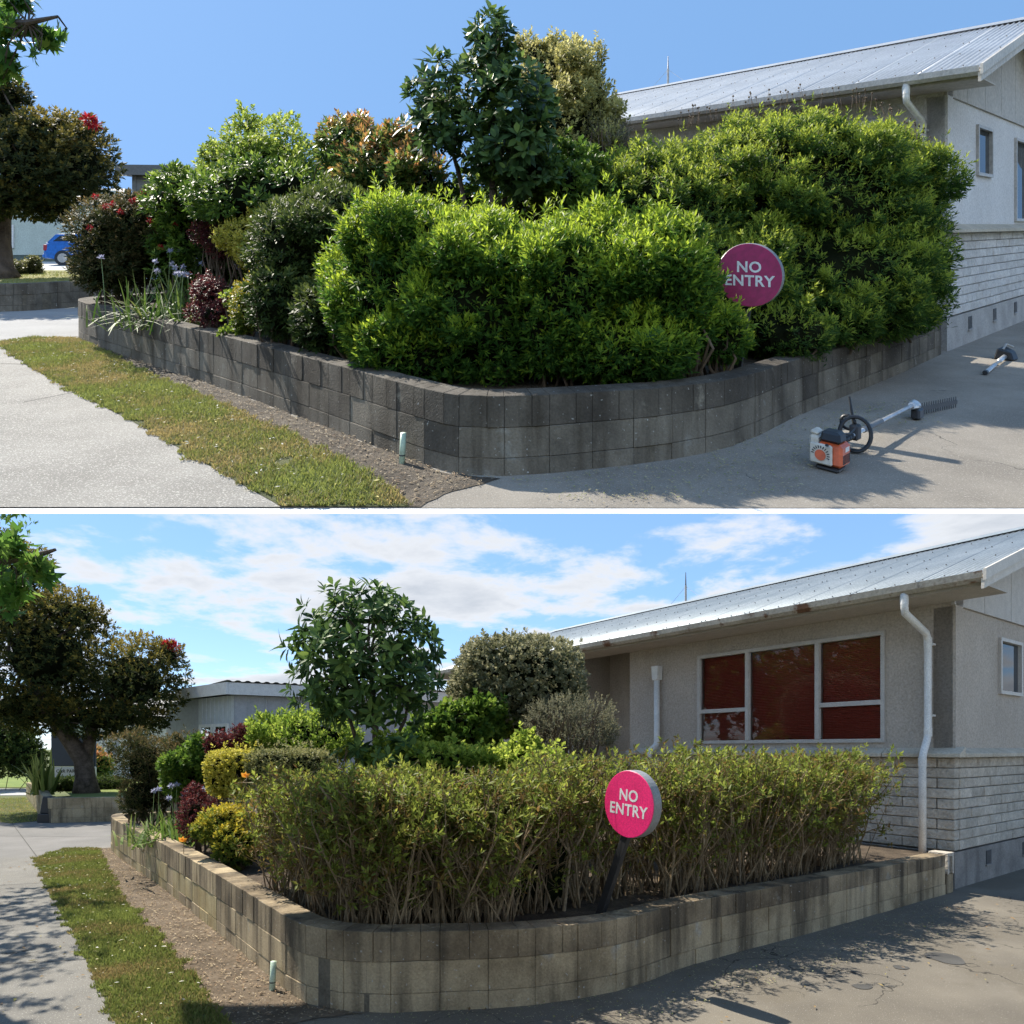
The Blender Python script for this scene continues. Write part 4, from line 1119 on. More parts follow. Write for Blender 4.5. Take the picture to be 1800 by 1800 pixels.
# --- plants of the lower garden
YC = 6.7
tr = lambda *a: [B.at(x, y, YC + d) for x, y, d in a]
b0 = B.at(660, 1372, YC); b0[2] = .42
tree(B, 'specimen_tree', 'round-headed small tree with dark leathery leaves above the cut hedge', [([b0, *tr((661, 1340, 0), (660, 1280, 0), (655, 1215, 0), (650, 1150, 0))], [.042, .036, .032, .026, .016]),
     ([b0 + np.array([-.06, .05, 0]), *tr((632, 1320, .1), (612, 1255, .15), (600, 1205, .1))], [.026, .022, .018, .012]), ([b0 + np.array([.07, .04, 0]), *tr((690, 1310, .1), (712, 1265, .15), (722, 1210, .1))], [.026, .021, .017, .011])],
     [lobe(B, 642, 1130, 118, 95, YC, .65), lobe(B, 580, 1165, 75, 90, YC, .5), lobe(B, 715, 1165, 70, 95, YC, .5), lobe(B, 660, 1230, 95, 60, YC, .45), lobe(B, 635, 1062, 62, 38, YC, .35)],
     TREEL, 360, 8, .155, .045, .05, seed=31, inner=.45, stick=0.0, rough=.05, shape='blade', fold=.14, droop=.16, spread=(88, 40), upb=.5, hmin=1.25, corek=0, twig_n=110)
shrub(B, 'palm_leaf_sprout', 'low sprout of big drooping fingered leaves at the specimen tree foot', 'plant', TREEL, [lobe(B, 612, 1325, 26, 20, 6.3, .15), lobe(B, 690, 1335, 34, 26, 6.3, .2)], 16, 7, .17, .05, .02, .42, 0, 4, shape='blade', fold=.12, droop=.2, spread=(95, 60))
shrub(B, 'globe_bush', 'clipped globe bush with cream-edged leaves beside the beige building', 'bush', leafmat('cream_edged_leaf', (.085, .095, .045), (.21, .205, .11), (.42, .39, .25), .3, .6), [lobe(B, 912, 1208, 114, 88, 8.6, .9, 3.3), lobe(B, 870, 1230, 80, 68, 8.5, .7)], 4200, 7, .058, .03, .05, .42, .80, 10, rough=.05, inner=.8, clumps=0)
tw = shrub(B, 'brush_bush', 'wispy grey-brown bush with fine twigs before the globe bush', 'bush', GREYB, [lobe(B, 1000, 1272, 84, 54, 7.4, .5)], 2100, 7, .035, .009, .07, .42, 0, 70, inner=.3, rough=.1, upb=.7)
cutbox = lambda x0, x1, y0, y1, Y, rd, e=5: lobe(B, (x0 + x1) / 2, (y0 + y1) / 2, (x1 - x0) / 2, (y1 - y0) / 2, Y, rd, e)
shrub(B, 'clipped_hedge', 'flat-topped golden clipped hedge near the red-leaved shrub', 'hedge', YELLOW, [cutbox(372, 450, 1318, 1400, 8.0, .35), ], 1500, 6, .034, .02, .04, .42, .8, 4, inner=.8, rough=.04, clumps=0)
shrub(B, 'clipped_hedge', 'olive clipped hedge with a golden edge left of the specimen tree', 'hedge', OLIVE, [cutbox(440, 585, 1317, 1400, 7.9, .35)], 2000, 6, .036, .02, .04, .42, .8, 4, inner=.8, rough=.04, topyoung=.4, clumps=0)
shrub(B, 'red_leaved_shrub', 'small dark red shrub above the golden clipped hedge', 'shrub', PURPLE, [lobe(B, 402, 1308, 28, 20, 8.8, .3), lobe(B, 385, 1322, 20, 14, 8.7, .2)], 700, 7, .045, .016, .05, .42, .55, 5)
shrub(B, 'laurel_shrub', 'broad green glossy shrub under the grey battened building', 'shrub', LAUREL, [lobe(B, 395, 1336, 75, 32, 10.2, .7), lobe(B, 335, 1366, 38, 46, 10.0, .5)], 1500, 7, .085, .04, .06, .42, .72, 6)
shrub(B, 'leafy_shrub', 'loose light green shrub with dry seed heads left of the specimen tree', 'shrub', BRIGHT, [lobe(B, 545, 1300, 95, 42, 9.2, .7), lobe(B, 480, 1305, 60, 28, 9.4, .5)], 1500, 7, .085, .026, .09, .42, .6, 8, upb=.8, rough=.16)
shrub(B, 'broad_leaf_shrub', 'grey-green broad-leaved shrub under the globe bush', 'shrub', LAUREL, [lobe(B, 820, 1278, 72, 42, 7.9, .5), lobe(B, 750, 1300, 45, 30, 7.9, .4)], 900, 6, .085, .055, .06, .42, .6, 6)
shrub(B, 'low_leafy_plant', 'bright yellow-green low plant behind the cut hedge top', 'plant', BRIGHT, [lobe(B, 760, 1335, 130, 30, 6.5, .4), lobe(B, 930, 1335, 60, 24, 6.5, .35)], 1300, 6, .06, .034, .05, .42, .6, 6, topyoung=.3)
shrub(B, 'bottlebrush_shrub', 'dark brownish bushy shrub at the far end of the lichened wall', 'shrub', BOTTLE, [lobe(B, 268, 1345, 52, 50, 10.6, .6), lobe(B, 250, 1400, 38, 38, 10.3, .4), lobe(B, 320, 1340, 32, 42, 10.4, .5)], 2600, 7, .06, .014, .06, .45, .66, 8, topyoung=.3)
agapanthus(B, 'agapanthus clump with pale blue flowers behind the dark bottlebrush shrub', [*B.at(318, 1420, 9.2)[:2], .43], 110, .55, 9, 4)
agapanthus(B, 'low grassy agapanthus clump spilling over the lichened wall', [*B.at(300, 1440, 8.6)[:2], .43], 130, .46, 0, 6)
agapanthus(B, 'pale blue agapanthus flowers on tall stalks beside the globe bush', [*B.at(765, 1300, 8.6)[:2], .43], 60, .7, 9, 8)
shrub(B, 'barberry', 'purple barberry between agapanthus and gold-tipped shrub', 'shrub', PURPLE, [lobe(B, 348, 1435, 30, 42, 8.0, .3)], 800, 7, .03, .014, .04, .42, .5, 8)
shrub(B, 'gold_tipped_shrub', 'round green shrub with golden tips leaning over the block wall', 'shrub', GOLDG, [lobe(B, 400, 1448, 42, 34, 7.1, .3), lobe(B, 412, 1485, 40, 42, 6.9, .26)], 1500, 7, .042, .018, .045, .42, .7, 6, topyoung=.45)
for i, (x, y, Y_) in enumerate(((323, 1480, 7.2), (433, 1367, 7.0))):
    c = B.at(x, y, Y_); b = np.array([c[0], c[1], .43])
    t = thing('orange_leaf_sprig', ['single orange leaf sprig low beside the purple barberry', 'single orange leaf sprig over the golden clipped hedge'][i], 'leaf', B, b)
    MB().tube([b, c], .004, 4).build('stem', TWIG, B, t, b)
    v, f, k = leaves_mesh(np.repeat(c[None], 3, 0), unit(np.array([[.6, -.3, .5], [-.5, -.3, .6], [.1, -.4, .9]])), .075, .05, unit(np.array([[0, -1, .3]] * 3)))
    mesh_np('leaf', v, f, B, leafmat('orange_leaf', (.55, .22, .03), (.62, .28, .04), (.66, .33, .06), .4), t, b, np.full(len(v), .5))

def s_at(pt, tot, yh, px):
    xs = np.linspace(tot * .18, tot, 900); q = np.array([pt(x, .2) for x in xs]); return xs[np.argmin(np.abs(900 + F * q[:, 0] / q[:, 1] - px))]
sA_, sB_ = s_at(ptB, totB, 1316, 445), s_at(ptB, totB, 1316, 1075)
def footF(r):
    x = r.uniform(sA_, sB_); return ptB(x, (.30 if x < sB_ - .85 else .62) + abs(r.normal(0, .45)))
topF = lambda f: 1.44 + .03 * math.sin(f[0] * 5)
t, b = woody_hedge(B, 'front hedge cut back to bare brown stems with leafy top', footF, topF, 1050, CUTL, 41, 7400, main=26, lowleaf=.55, spread=.17)
hc = [( np.array([*ptB(x, .95), .85]), np.array([.34, .34, .55]), 3.0) for x in np.linspace(sA_ + .4, sB_ - .3, 9)]
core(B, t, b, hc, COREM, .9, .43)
sC_, sD_ = s_at(ptB, totB, 1316, 1085), s_at(ptB, totB, 1316, 1545)
def footR(r):
    x = r.uniform(sC_, sD_); return ptB(x, (.34 if x > sC_ + .75 else .62) + abs(r.normal(0, .38)))
topR = lambda f: 1.58 + .06 * math.sin(f[0] * 4)
woody_hedge(B, 'side hedge cut back to pale splayed stems before the beige building', footR, topR, 620, CUTL, 47, 4700, main=24, spread=.26, lowleaf=.55)
# street tree off to the left: its branch tips reach in and its crown shades the footpath
def street_tree(fr, label, foot, limb, lobes, tips, seed, n):
    foot = np.asarray(foot, float)
    t = thing('street_tree', label, 'tree', fr, foot)
    mb = MB(); hd = foot + np.array([.1, 0, 2.2]); mb.tube([foot - np.array([0, 0, .05]), foot + np.array([.03, 0, 1.1]), hd], [.17, .13, .11], 9); mb.build('trunk', BARK, fr, t, foot, True)
    br = MB(); r = np.random.default_rng(seed)
    br.tube([hd, *limb], [.07] + list(np.linspace(.05, .010, len(limb))), 6)
    for l in lobes: branch_net(br, hd, [l[0] + unit(r.normal(size=(1, 3)))[0] * l[1] * .6 for _ in range(5)], .05, .012, seed)
    ps, ds = [], []
    if lobes:
        p, q = shell(lobes, n, .35, .12, seed, 1.0); ps.append(p); ds.append(q)
    for c, rad, m in tips:
        c = np.asarray(c, float); u_ = unit(r.normal(size=(m, 3))); pp = c + u_ * np.asarray(rad) * r.random((m, 1)) ** .4
        ps.append(pp); ds.append(unit(u_ + np.array([0, 0, -.2])))
        for k in range(5):
            j = r.integers(m); s0 = min(limb, key=lambda a: np.linalg.norm(np.asarray(a) - pp[j])); br.tube([s0, (np.asarray(s0) + pp[j]) / 2 + r.normal(0, .03, 3), pp[j]], [.008, .006, .003], 4)
    br.build('branch', BARK, fr, t, foot)
    V, Fc, T = sprigs(np.concatenate(ps), np.concatenate(ds), 4, .105, .10, .05, -.1, (95, 50), seed, 'palm', 0, .25, .6, .5)
    mesh_np('crown', V, Fc, fr, MAPLE, t, foot, T)
    return t
at = B.at
street_tree(B, 'maple street tree shading the footpath, leafy branch tips hanging in', (-7.4, 7.2, 0), [at(-120, 960, 5), at(0, 985, 4.8), at(60, 978, 4.7), at(98, 966, 4.7)],
            [(np.array([-6.6, 6.6, 4.3]), np.array([1.25, 1.5, 1.0]), 2.), (np.array([-5.6, 5.3, 4.2]), np.array([.9, .9, .7]), 2.), (np.array([-7.6, 8.6, 4.6]), np.array([1.2, 1.2, 1.1]), 2.)],
            [(at(18, 960, 4.7), (.14, .15, .14), 22), (at(75, 1000, 4.7), (.16, .12, .10), 16), (at(20, 1045, 4.8), (.15, .15, .18), 26), (at(-40, 980, 4.9), (.25, .2, .3), 40)], 51, 900)

# =================================================================== UPPER GARDEN (overgrown), on the raised terrace
yf = 1.66 * F / (893 - 395)
wl_x = lambda Y: -.80 * Y - max(0.0, min(3.5, (13 - Y) * 1.5))
slab = [(wl_x(yf), yf), (7.5, yf), (9.5, 6.5), (11.8, 11.2), (11.2, 14.6), (-8.4, 14.6), (-19.6, 31), (wl_x(31), 31), (wl_x(13), 13), (wl_x(10.4), 10.4)]
mb = MB(); mb.prism([(x, y, -.016) for x, y in slab], (0, 0, -.013))
o = mb.build('terrace_slab', plain('terrace_white', (.80, .80, .80), .7), A, None, (0, 8, 0)); tagp(o, kind='structure')
d3 = .006
sheet(A, 'driveway', asphalt(A), [(-2.4, yf + .003), (7.48, yf + .003), (9.48, 6.5), (11.78, 11.2), (11.15, 14.5), (-8.0, 14.5), (-8.0, 11.5), (-2.4, 5.6)], 0.0)
sheet(A, 'far_driveway', surf('grey_drive_pale', (.28, .275, .27), (.36, .355, .345), .9, .9, .5, 110, A), [(wl_x(9.3), 9.3), A.G(0, 603)[:2], A.G(60, 597)[:2], A.G(140, 591)[:2], (-5.2, 10.2), (-4.6, 14.4), (wl_x(14.4), 14.4)], .003)
sheet(A, 'footpath', concrete(A), [(wl_x(yf), yf + .003)] + [tuple(p[:2]) for p in gp(A, (495, 892.3), (420, 850), (300, 780), (220, 735), (130, 690), (60, 650), (5, 611))] + [(wl_x(9.28), 9.28)], .004)
vergeA = gp(A, (5, 611), (0, 604), (60, 597), (137, 596), (232, 645), (330, 690), (400, 718), (500, 762), (600, 812), (655, 845), (705, 880), (720, 892), (495, 892), (420, 850), (300, 780), (220, 735), (130, 690), (60, 650))
sheet(A, 'verge', turfmat(A), vergeA, .0065)
dirtA = gp(A, (137, 595), (393, 684), (590, 757), (690, 797), (790, 834), (880, 842), (780, 870), (740, 892), (720, 892), (705, 880), (655, 845), (600, 812), (500, 762), (400, 718), (330, 690), (232, 645))
sheet(A, 'dirt_strip', dirtmat(A), [(x, max(y, yf + .004)) for x, y in rough_edge(dirtA, .02)], .005)
for i, (p0, p1) in enumerate((((40, 708), (132, 690)), ((0, 640), (48, 641)), ((-20, 600), (70, 590)))):
    a, b = A.G(*p0), A.G(*p1); w_ = np.array([0, .012, 0]); mb = MB(); hh = np.array([0, 0, .006])
    mb.add([a + hh - w_, b + hh - w_, b + hh + w_, a + hh + w_], [(0, 1, 2, 3)]); tagp(mb.build('path_joint', plain('joint_dark', (.12, .115, .10), .9), A, None, a), kind='structure')
grass(A, gp(A, (2, 612), (0, 602), (60, 594), (140, 596), (236, 645), (338, 690), (410, 718), (508, 762), (608, 812), (662, 845), (712, 880), (725, 892), (490, 892), (415, 850), (295, 780), (215, 735), (126, 690), (56, 650)), 62000, d3 * 2, 'sunlit grass strip between pale footpath and dark block wall', .05, 13)
litter(A, dirtA, 1500, 'dead leaf scraps on the dirt beside the dark block wall', 15, .028, 'leaf_litter', ((.20, .13, .08), (.33, .25, .16), (.42, .34, .22)))
litter(A, gp(A, (880, 845), (1200, 815), (1420, 735), (1600, 700), (1660, 745), (1480, 760), (1400, 870), (1000, 892)), 1500, 'pale hedge clippings scattered around the hedge trimmer', 16, .022)
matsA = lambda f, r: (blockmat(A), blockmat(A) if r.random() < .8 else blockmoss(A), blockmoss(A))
wbA = [(-5.3, 11.3), (-6.2, 10.6)] + [tuple(A.G(x, y)[:2]) for x, y in ((137, 593), (250, 637), (393, 684), (590, 757), (690, 797), (790, 831), (863, 837), (940, 834), (1023, 826), (1100, 818), (1180, 808), (1300, 780), (1410, 728), (1567, 663), (1655, 623))]
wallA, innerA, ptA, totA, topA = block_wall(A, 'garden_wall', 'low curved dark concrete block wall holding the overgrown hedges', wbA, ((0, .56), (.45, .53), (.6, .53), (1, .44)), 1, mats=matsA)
CA = np.array([5.69, 8.78]); vA = nrm(np.array([.746, .667])); uA = np.array([-vA[1], vA[0]])
sheet(A, 'planting_soil', soilmat(A), [tuple(p) for p in innerA] + [tuple(CA - vA * .02), tuple(CA + uA * 7.4), (-4.6, 14.3)], .42)
bldA, QA = building(A, CA, uA, vA, 'pale rendered building with corrugated roof half hidden by tall hedge', False)
marker(A, 706, 815, 761, 'pale green plastic pipe stub below the dark block wall')
sign(A, np.array([*A.at(1296, 600, 5.62)[:2], .43]), A.at(1319, 483, 5.55), math.radians(33), .525, 'round pink sign darkened for shade, reading NO ENTRY, half buried in green hedge', plain('shaded_face', (.36, .010, .085), .4), 0.0)  # same face as the lower sign, shade put into the colour

# --- far left of the upper site
w2 = [(-12.4, 12.3), tuple(A.G(-30, 549)[:2]), tuple(A.G(60, 546)[:2]), tuple(A.G(145, 540)[:2]), (-6.6, 14.1)]
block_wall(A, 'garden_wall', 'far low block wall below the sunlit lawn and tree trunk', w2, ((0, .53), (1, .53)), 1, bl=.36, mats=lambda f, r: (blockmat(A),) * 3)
lawn2 = [(-12.4, 12.55), (-10, 13.0), (-7.0, 14.2), (-8.4, 14.6), (-10.5, 17.6), (wl_x(17.6), 17.6), (wl_x(13), 12.8)]
sheet(A, 'raised_lawn', surf('raised_lawn_pale', (.22, .22, .06), (.33, .32, .10), 1.6, .98, .6, 40, A), lawn2, .47)
grass(A, [(-12.4, 12.6), (-10, 13.05), (-7.4, 14.2), (-10.5, 17.0), (-13.2, 17)], 6000, .47, 'short sunlit grass on the raised far lawn', .05, 19)
sheet(A, 'far_yard', surf('far_yard', (.50, .49, .47), (.60, .59, .56), .8, .9, .3, 40, A), [(wl_x(17.6), 17.61), (-10.6, 17.61), (-19.5, 30.9), (wl_x(30.9), 30.9)], 0.0)
YT = 15.0
tr = lambda *a: [A.at(x, y, YT + d) for x, y, d in a]
b0 = A.at(4, 497, YT); b0[2] = .45
tA = tree(A, 'pohutukawa_tree', 'dark rounded tree with one red bloom above the far low wall', [([b0, *tr((2, 470, 0), (0, 430, 0), (2, 385, 0), (20, 350, 0), (70, 300, 0))], [.36, .24, .21, .19, .13, .06])],
     [lobe(A, 5, 165, 34, 50, YT, .8), lobe(A, 60, 285, 100, 85, YT, 1.5), lobe(A, 92, 232, 72, 44, YT, 1.1), lobe(A, 140, 295, 52, 76, YT, 1.1), lobe(A, 30, 350, 70, 40, YT, 1.0), lobe(A, 100, 365, 26, 28, YT, .5), lobe(A, -30, 260, 60, 110, YT, 1.2)],
     POHUT, 4200, 8, .12, .045, .10, seed=22, inner=.55, rough=.13, topyoung=.5, fq=1.3, corek=.5)
flowers(A, tA, b0, [A.at(x, y, YT - .5) for x, y in ((160, 214), (168, 220), (155, 208))], REDFL, .17)
h0 = np.array([-24.2, 30.2, 0.])
t = thing('house', 'pale green far house with white window behind the parked cars', 'house', A, h0)
PG = plain('house_pale_green', (.50, .56, .50), .7)
MB().box(h0 + z3 * .3, (6.4, 0, 0), (0, .6, 0), (0, 0, 2.9)).build('wall', PG, A, t, h0)
MB().box(h0 + np.array([.02, .02, 0]), (6.36, 0, 0), (0, .5, 0), (0, 0, .299)).build('plinth', plain('plinth_green', (.10, .13, .11), .8), A, t, h0)
MB().box(h0 + np.array([-.2, -.25, 2.55]), (6.8, 0, 0), (0, .24, 0), (0, 0, .2)).build('fascia', WHITE, A, t, h0)
MB().prism([h0 + np.array([-.3, -.3, 2.8]), h0 + np.array([-.3, .8, 2.8]), h0 + np.array([-.3, .25, 3.3])], (7.0, 0, 0)).build('roof', plain('roof_grey_far', (.30, .30, .30), .7), A, t, h0)
a_, b_ = A.at(2, 395, 30.15), A.at(24, 436, 30.15); o_ = np.array([a_[0] - .5, 30.12, b_[2]]); w_ = b_[0] - a_[0] + .5; hh = a_[2] - b_[2]
f = MB(); f.box(o_, (w_, 0, 0), (0, .07, 0), (0, 0, .09)); f.box(o_ + z3 * (hh - .09), (w_, 0, 0), (0, .07, 0), (0, 0, .09)); f.box(o_ + z3 * .09, (.09, 0, 0), (0, .07, 0), (0, 0, hh - .18)); f.box(o_ + np.array([w_ - .14, 0, .09]), (.14, 0, 0), (0, .07, 0), (0, 0, hh - .18)); f.box(o_ + np.array([.09, .01, hh * .48]), (w_ - .23, 0, 0), (0, .05, 0), (0, 0, .06))
wo = f.build('window', WHITE, A, t, h0); MB().box(o_ + np.array([.09, .05, .09]), (w_ - .23, 0, 0), (0, .01, 0), (0, 0, hh - .18)).build('pane', glassmat('curtain_glass', (.30, .31, .32), False), A, wo, h0)
c0 = A.at(232, 320, 22); c0[2] = 0
t = thing('shed', 'grey flat-roofed building darkened for shade, peeping above the laurel shrubs', 'building', A, c0)
DG = plain('shed_shaded', (.15, .155, .15), .7)  # grey cladding darkened, shade put into the colour
hs_ = A.at(232, 308, 22)[2]
MB().box(c0, (3.2, .4, 0), (-.3, 2.5, 0), (0, 0, hs_)).build('wall', DG, A, t, c0)
for i in range(9): MB().box(c0 + np.array([.1 + i * .34, -.02 + i * .0425, .5]), (.03, .004, 0), (0, .015, 0), (0, 0, hs_ - .5)).build('batten', DG, A, t, c0)
MB().box(c0 + np.array([-.42, -.25, hs_ + .002]), (1.95, .24, 0), (-.1, 2.9, 0), (0, 0, .33)).build('fascia', plain('shed_fascia_shaded', (.13, .13, .125), .7), A, t, c0)  # fascia darkened with the same painted shade
MB().box(c0 + np.array([1.56, -.02, hs_ + .002]), (1.9, .24, 0), (-.1, 2.7, 0), (0, 0, .27)).build('side_fascia', FAS, A, t, c0)
shrub(A, 'clipped_bush', 'low brownish clipped bush beside the far tree trunk', 'bush', OLIVE, [lobe(A, 40, 473, 27, 15, 16.4, .4, 3)], 700, 6, .06, .03, .05, .47, .7, 3, topyoung=.3)

def car(fr, label, rear, L, W, H, paint, fwd):
    """side-on hatchback: rear at 'rear' on the ground, nose along fwd."""
    rear = np.asarray(rear, float); fw = nrm(np.array([*fwd, 0.])); sd_ = np.array([-fw[1], fw[0], 0.]); zv = np.array([0, 0, 1.])
    t = thing('parked_car', label, 'car', fr, rear)
    Q = lambda a, b, h: rear + fw * a + sd_ * b + zv * h
    low = [(.05, .30), (.0, .50), (.06, .80), (.10, .92), (.9, .98), (L * .62, .96), (L * .9, .84), (L, .62), (L - .03, .32), (L * .86, .24), (.5, .24)]
    mb = MB(); n = len(low); vs = []
    for b, k in ((0, .94), (.06, 1.0), (W - .06, 1.0), (W, .94)):
        cxm = L / 2
        vs += [Q(cxm + (a - cxm) * (k if k < 1 else 1), b, .6 + (h - .6) * k) for a, h in low]
    fs = [tuple(range(n)), tuple(range(3 * n, 4 * n))]
    for s in range(3): fs += [(s * n + i, s * n + (i + 1) % n, (s + 1) * n + (i + 1) % n, (s + 1) * n + i) for i in range(n)]
    mb.add(vs, fs).build('body', paint, fr, t, rear)
    cab = [(.14, .93), (.42, H), (L * .50, H), (L * .68, .95)]
    cb = MB(); ins = .13
    vs = [Q(a, .03, h) if h < 1 else Q(a, .03 + ins, h) for a, h in cab] + [Q(a, W - .03, h) if h < 1 else Q(a, W - .03 - ins, h) for a, h in cab]
    cb.add(vs, [(0, 1, 2, 3), (7, 6, 5, 4), (0, 4, 5, 1), (1, 5, 6, 2), (2, 6, 7, 3)]).build('cabin', paint, fr, t, rear)
    GLc = glassmat('car_glass', (.015, .017, .02), False)
    for a0, a1, a2, a3 in ((.36, .58, 1.18, 1.25), (1.32, 1.27, L * .47, L * .60)):
        p = []
        for a, h in ((a0, .99), (a1, H - .07), (a2, H - .07), (a3, .99)):
            p.append(Q(a, .03 + ins * (h - .93) / (H - .93) - .008, h))
        MB().prism(p, sd_ * .006).build('side_window', GLc, fr, t, rear)
    MB().hexa([Q(.155, .12, .98), Q(.155, W - .12, .98), Q(.17, W - .12, .98), Q(.17, .12, .98), Q(.395, .22, H - .05), Q(.395, W - .22, H - .05), Q(.41, W - .22, H - .05), Q(.41, .22, H - .05)]).build('rear_window', GLc, fr, t, rear)
    for b in (.0, W - .22):
        MB().box(Q(.01, b - .004, .62), fw * .16, sd_ * .228, zv * .24, .02).build('tail_light', plain('tail_red', (.35, .03, .03), .2), fr, t, rear)
    MB().box(Q(-.05, .04, .33), fw * .14, sd_ * (W - .08), zv * .16, .03).build('rear_bumper', paint, fr, t, rear)
    for a in (.75, L - .85):
        for b in (.0, W - .2):
            ty = MB().tube([Q(a, b - .01, .31), Q(a, b + .21, .31)], .31, 20).build('wheel', BLACKP, fr, t, rear)
            MB().tube([Q(a, b - .02, .31), Q(a, b + .22, .31)], .19, 14).build('rim', GREYM, fr, ty, rear)
    return t
PB = surf('blue_paint', (.01, .13, .50), (.015, .15, .55), 2, .22, 0, 40, None, spec=.6)
PK = surf('dark_paint', (.02, .022, .025), (.03, .032, .036), 2, .2, 0, 40, None, spec=.6)
r0 = A.G(75, 467)
car(A, 'bright blue car parked in the far yard beyond the dark bottlebrush', r0, 3.9, 1.65, 1.28, PB, (1, .12))
r1 = A.G(62, 460)
car(A, 'black hatchback parked behind the blue car near the pale house', r1 + np.array([0, .4, 0]), 4.0, 1.65, 1.42, PK, (1, .12))

# --- plants of the upper garden
at = A.at
lb = lambda *a: lobe(A, *a)
shrub(A, 'lime_hedge', 'bright lime green bushy hedge bulging left of the sign', 'hedge', LIME, [lb(1085, 525, 150, 145, 5.45, .50, 2.8), lb(985, 535, 100, 130, 5.25, .45, 2.6), lb(1180, 490, 66, 100, 5.35, .42), lb(1085, 605, 140, 72, 5.2, .4), lb(1262, 588, 52, 52, 5.42, .2), lb(1215, 500, 48, 80, 5.3, .22)], 9500, 9, .070, .017, .10, .43, .80, 14, inner=.74, rough=.085, topyoung=.66, fq=3.2, clumps=22, stick=.2, upb=.6, spread=(72, 18))
shrub(A, 'lime_hedge', 'deep green bushy hedge with yellow-green crest before the specimen tree', 'hedge', LIME, [lb(745, 505, 145, 150, 5.75, .52, 2.6), lb(850, 540, 120, 140, 5.4, .45, 2.6), lb(640, 515, 72, 105, 6.0, .45), lb(750, 610, 135, 65, 5.5, .4)], 9500, 9, .070, .017, .10, .43, .80, 14, inner=.74, rough=.085, topyoung=.6, fq=3.2, clumps=22, stick=.2, upb=.6, spread=(72, 18))
big = [lb(1385, 390, 215, 180, 7.6, .9, 2.6), lb(1170, 405, 125, 140, 7.3, .8, 2.4), lb(1555, 400, 100, 165, 8.0, .72, 2.6), lb(1430, 500, 200, 110, 7.0, .55, 2.8), lb(1280, 520, 110, 110, 6.6, .5, 2.6), lb(1560, 510, 100, 80, 7.6, .55), lb(1380, 585, 80, 50, 6.15, .32), lb(1470, 560, 80, 50, 6.65, .35), lb(1560, 545, 75, 45, 7.3, .35)]
bh = shrub(A, 'tall_hedge', 'huge rounded dark hedge with yellow-green top covering the building', 'hedge', BIGH, big, 20000, 9, .064, .016, .10, .43, .82, 16, inner=.78, rough=.06, topyoung=.66, fq=2.4, clumps=16, stick=.2, upb=.5, spread=(72, 20))
# seed heads standing above the tall hedge
r = np.random.default_rng(12); mb = MB(); hb = np.array([*np.mean([l[0] for l in big], 0)[:2], .43])
for i in range(70):
    x = r.uniform(1190, 1660); y = np.interp(x, [1190, 1300, 1420, 1520, 1600, 1660], [215, 185, 172, 178, 225, 280]); p = at(x, y + 14, 7.6); q = p + np.array([r.normal(0, .03), r.normal(0, .05), r.uniform(.1, .24)])
    mb.tube([p, q], .0022, 3, False); mb.tube([q - np.array([0, 0, .01]), q, q + np.array([0, 0, .014])], [.004, .013, .004], 5)
mb.build('seed_heads', TWIGD, A, bh, hb)['kind'] = 'stuff'
shrub(A, 'understorey_shrub', 'dark leafy undergrowth behind golden shrub and agapanthus', 'shrub', DARK, [lb(400, 450, 60, 70, 9.3, .5), lb(470, 430, 60, 80, 8.9, .5), lb(330, 470, 60, 60, 9.8, .5)], 1500, 8, .08, .03, .08, .43, .8, 4)
shrub(A, 'understorey_shrub', 'dark leafy undergrowth around the specimen tree stems', 'shrub', LAUREL, [lb(820, 385, 110, 60, 7.6, .5), lb(960, 385, 110, 70, 7.6, .5), lb(690, 390, 80, 60, 7.8, .5)], 1700, 8, .085, .035, .08, .43, .8, 4)
YC = 6.6
tr = lambda *a: [A.at(x, y, YC + d) for x, y, d in a]
b0 = A.at(850, 400, YC); b0[2] = .42
tree(A, 'specimen_tree', 'tall narrow tree with dark leathery whorled leaves on three stems', [([b0, *tr((868, 370, 0), (866, 300, 0), (866, 200, 0), (866, 90, 0))], [.05, .042, .036, .028, .014]),
     ([b0 + np.array([-.1, 0, 0]), *tr((820, 370, .1), (805, 300, .1), (788, 240, .1), (775, 170, .1))], [.03, .026, .022, .018, .012]), ([b0 + np.array([.1, 0, 0]), *tr((885, 360, .1), (900, 290, .1), (915, 220, .1))], [.03, .026, .02, .012])],
     [lb(866, 66, 38, 44, YC, .26), lb(772, 160, 52, 58, YC, .36), lb(768, 215, 58, 50, YC, .36), lb(900, 195, 80, 80, YC, .5), lb(886, 252, 92, 68, YC, .5), lb(870, 125, 52, 42, YC, .32), lb(920, 300, 66, 42, YC, .4)],
     TREEL, 500, 9, .14, .046, .06, seed=33, inner=.4, rough=.12, shape='blade', fold=.14, droop=.10, spread=(85, 32), upb=.7, hmin=1.35, topyoung=.25, twig_n=110)
shrub(A, 'variegated_tree', 'pale yellow variegated tree behind the specimen tree', 'tree', VARI, [lb(985, 150, 72, 70, 8.6, .7), lb(1030, 190, 52, 70, 8.5, .6), lb(1000, 240, 75, 90, 8.4, .7), lb(940, 105, 30, 40, 8.6, .3), lb(970, 95, 16, 36, 8.6, .2), lb(1005, 105, 12, 26, 8.6, .15)], 2600, 8, .062, .028, .10, .43, .7, 14, upb=.9, rough=.13, topyoung=.35, fq=3)
shrub(A, 'brush_bush', 'wispy grey-green brush with fine upright twigs before the roof', 'bush', GREYB, [lb(1052, 262, 42, 66, 8.0, .4), lb(1085, 255, 26, 40, 8.1, .3)], 900, 7, .05, .009, .12, .43, 0, 60, inner=.3, rough=.15, upb=1.2)
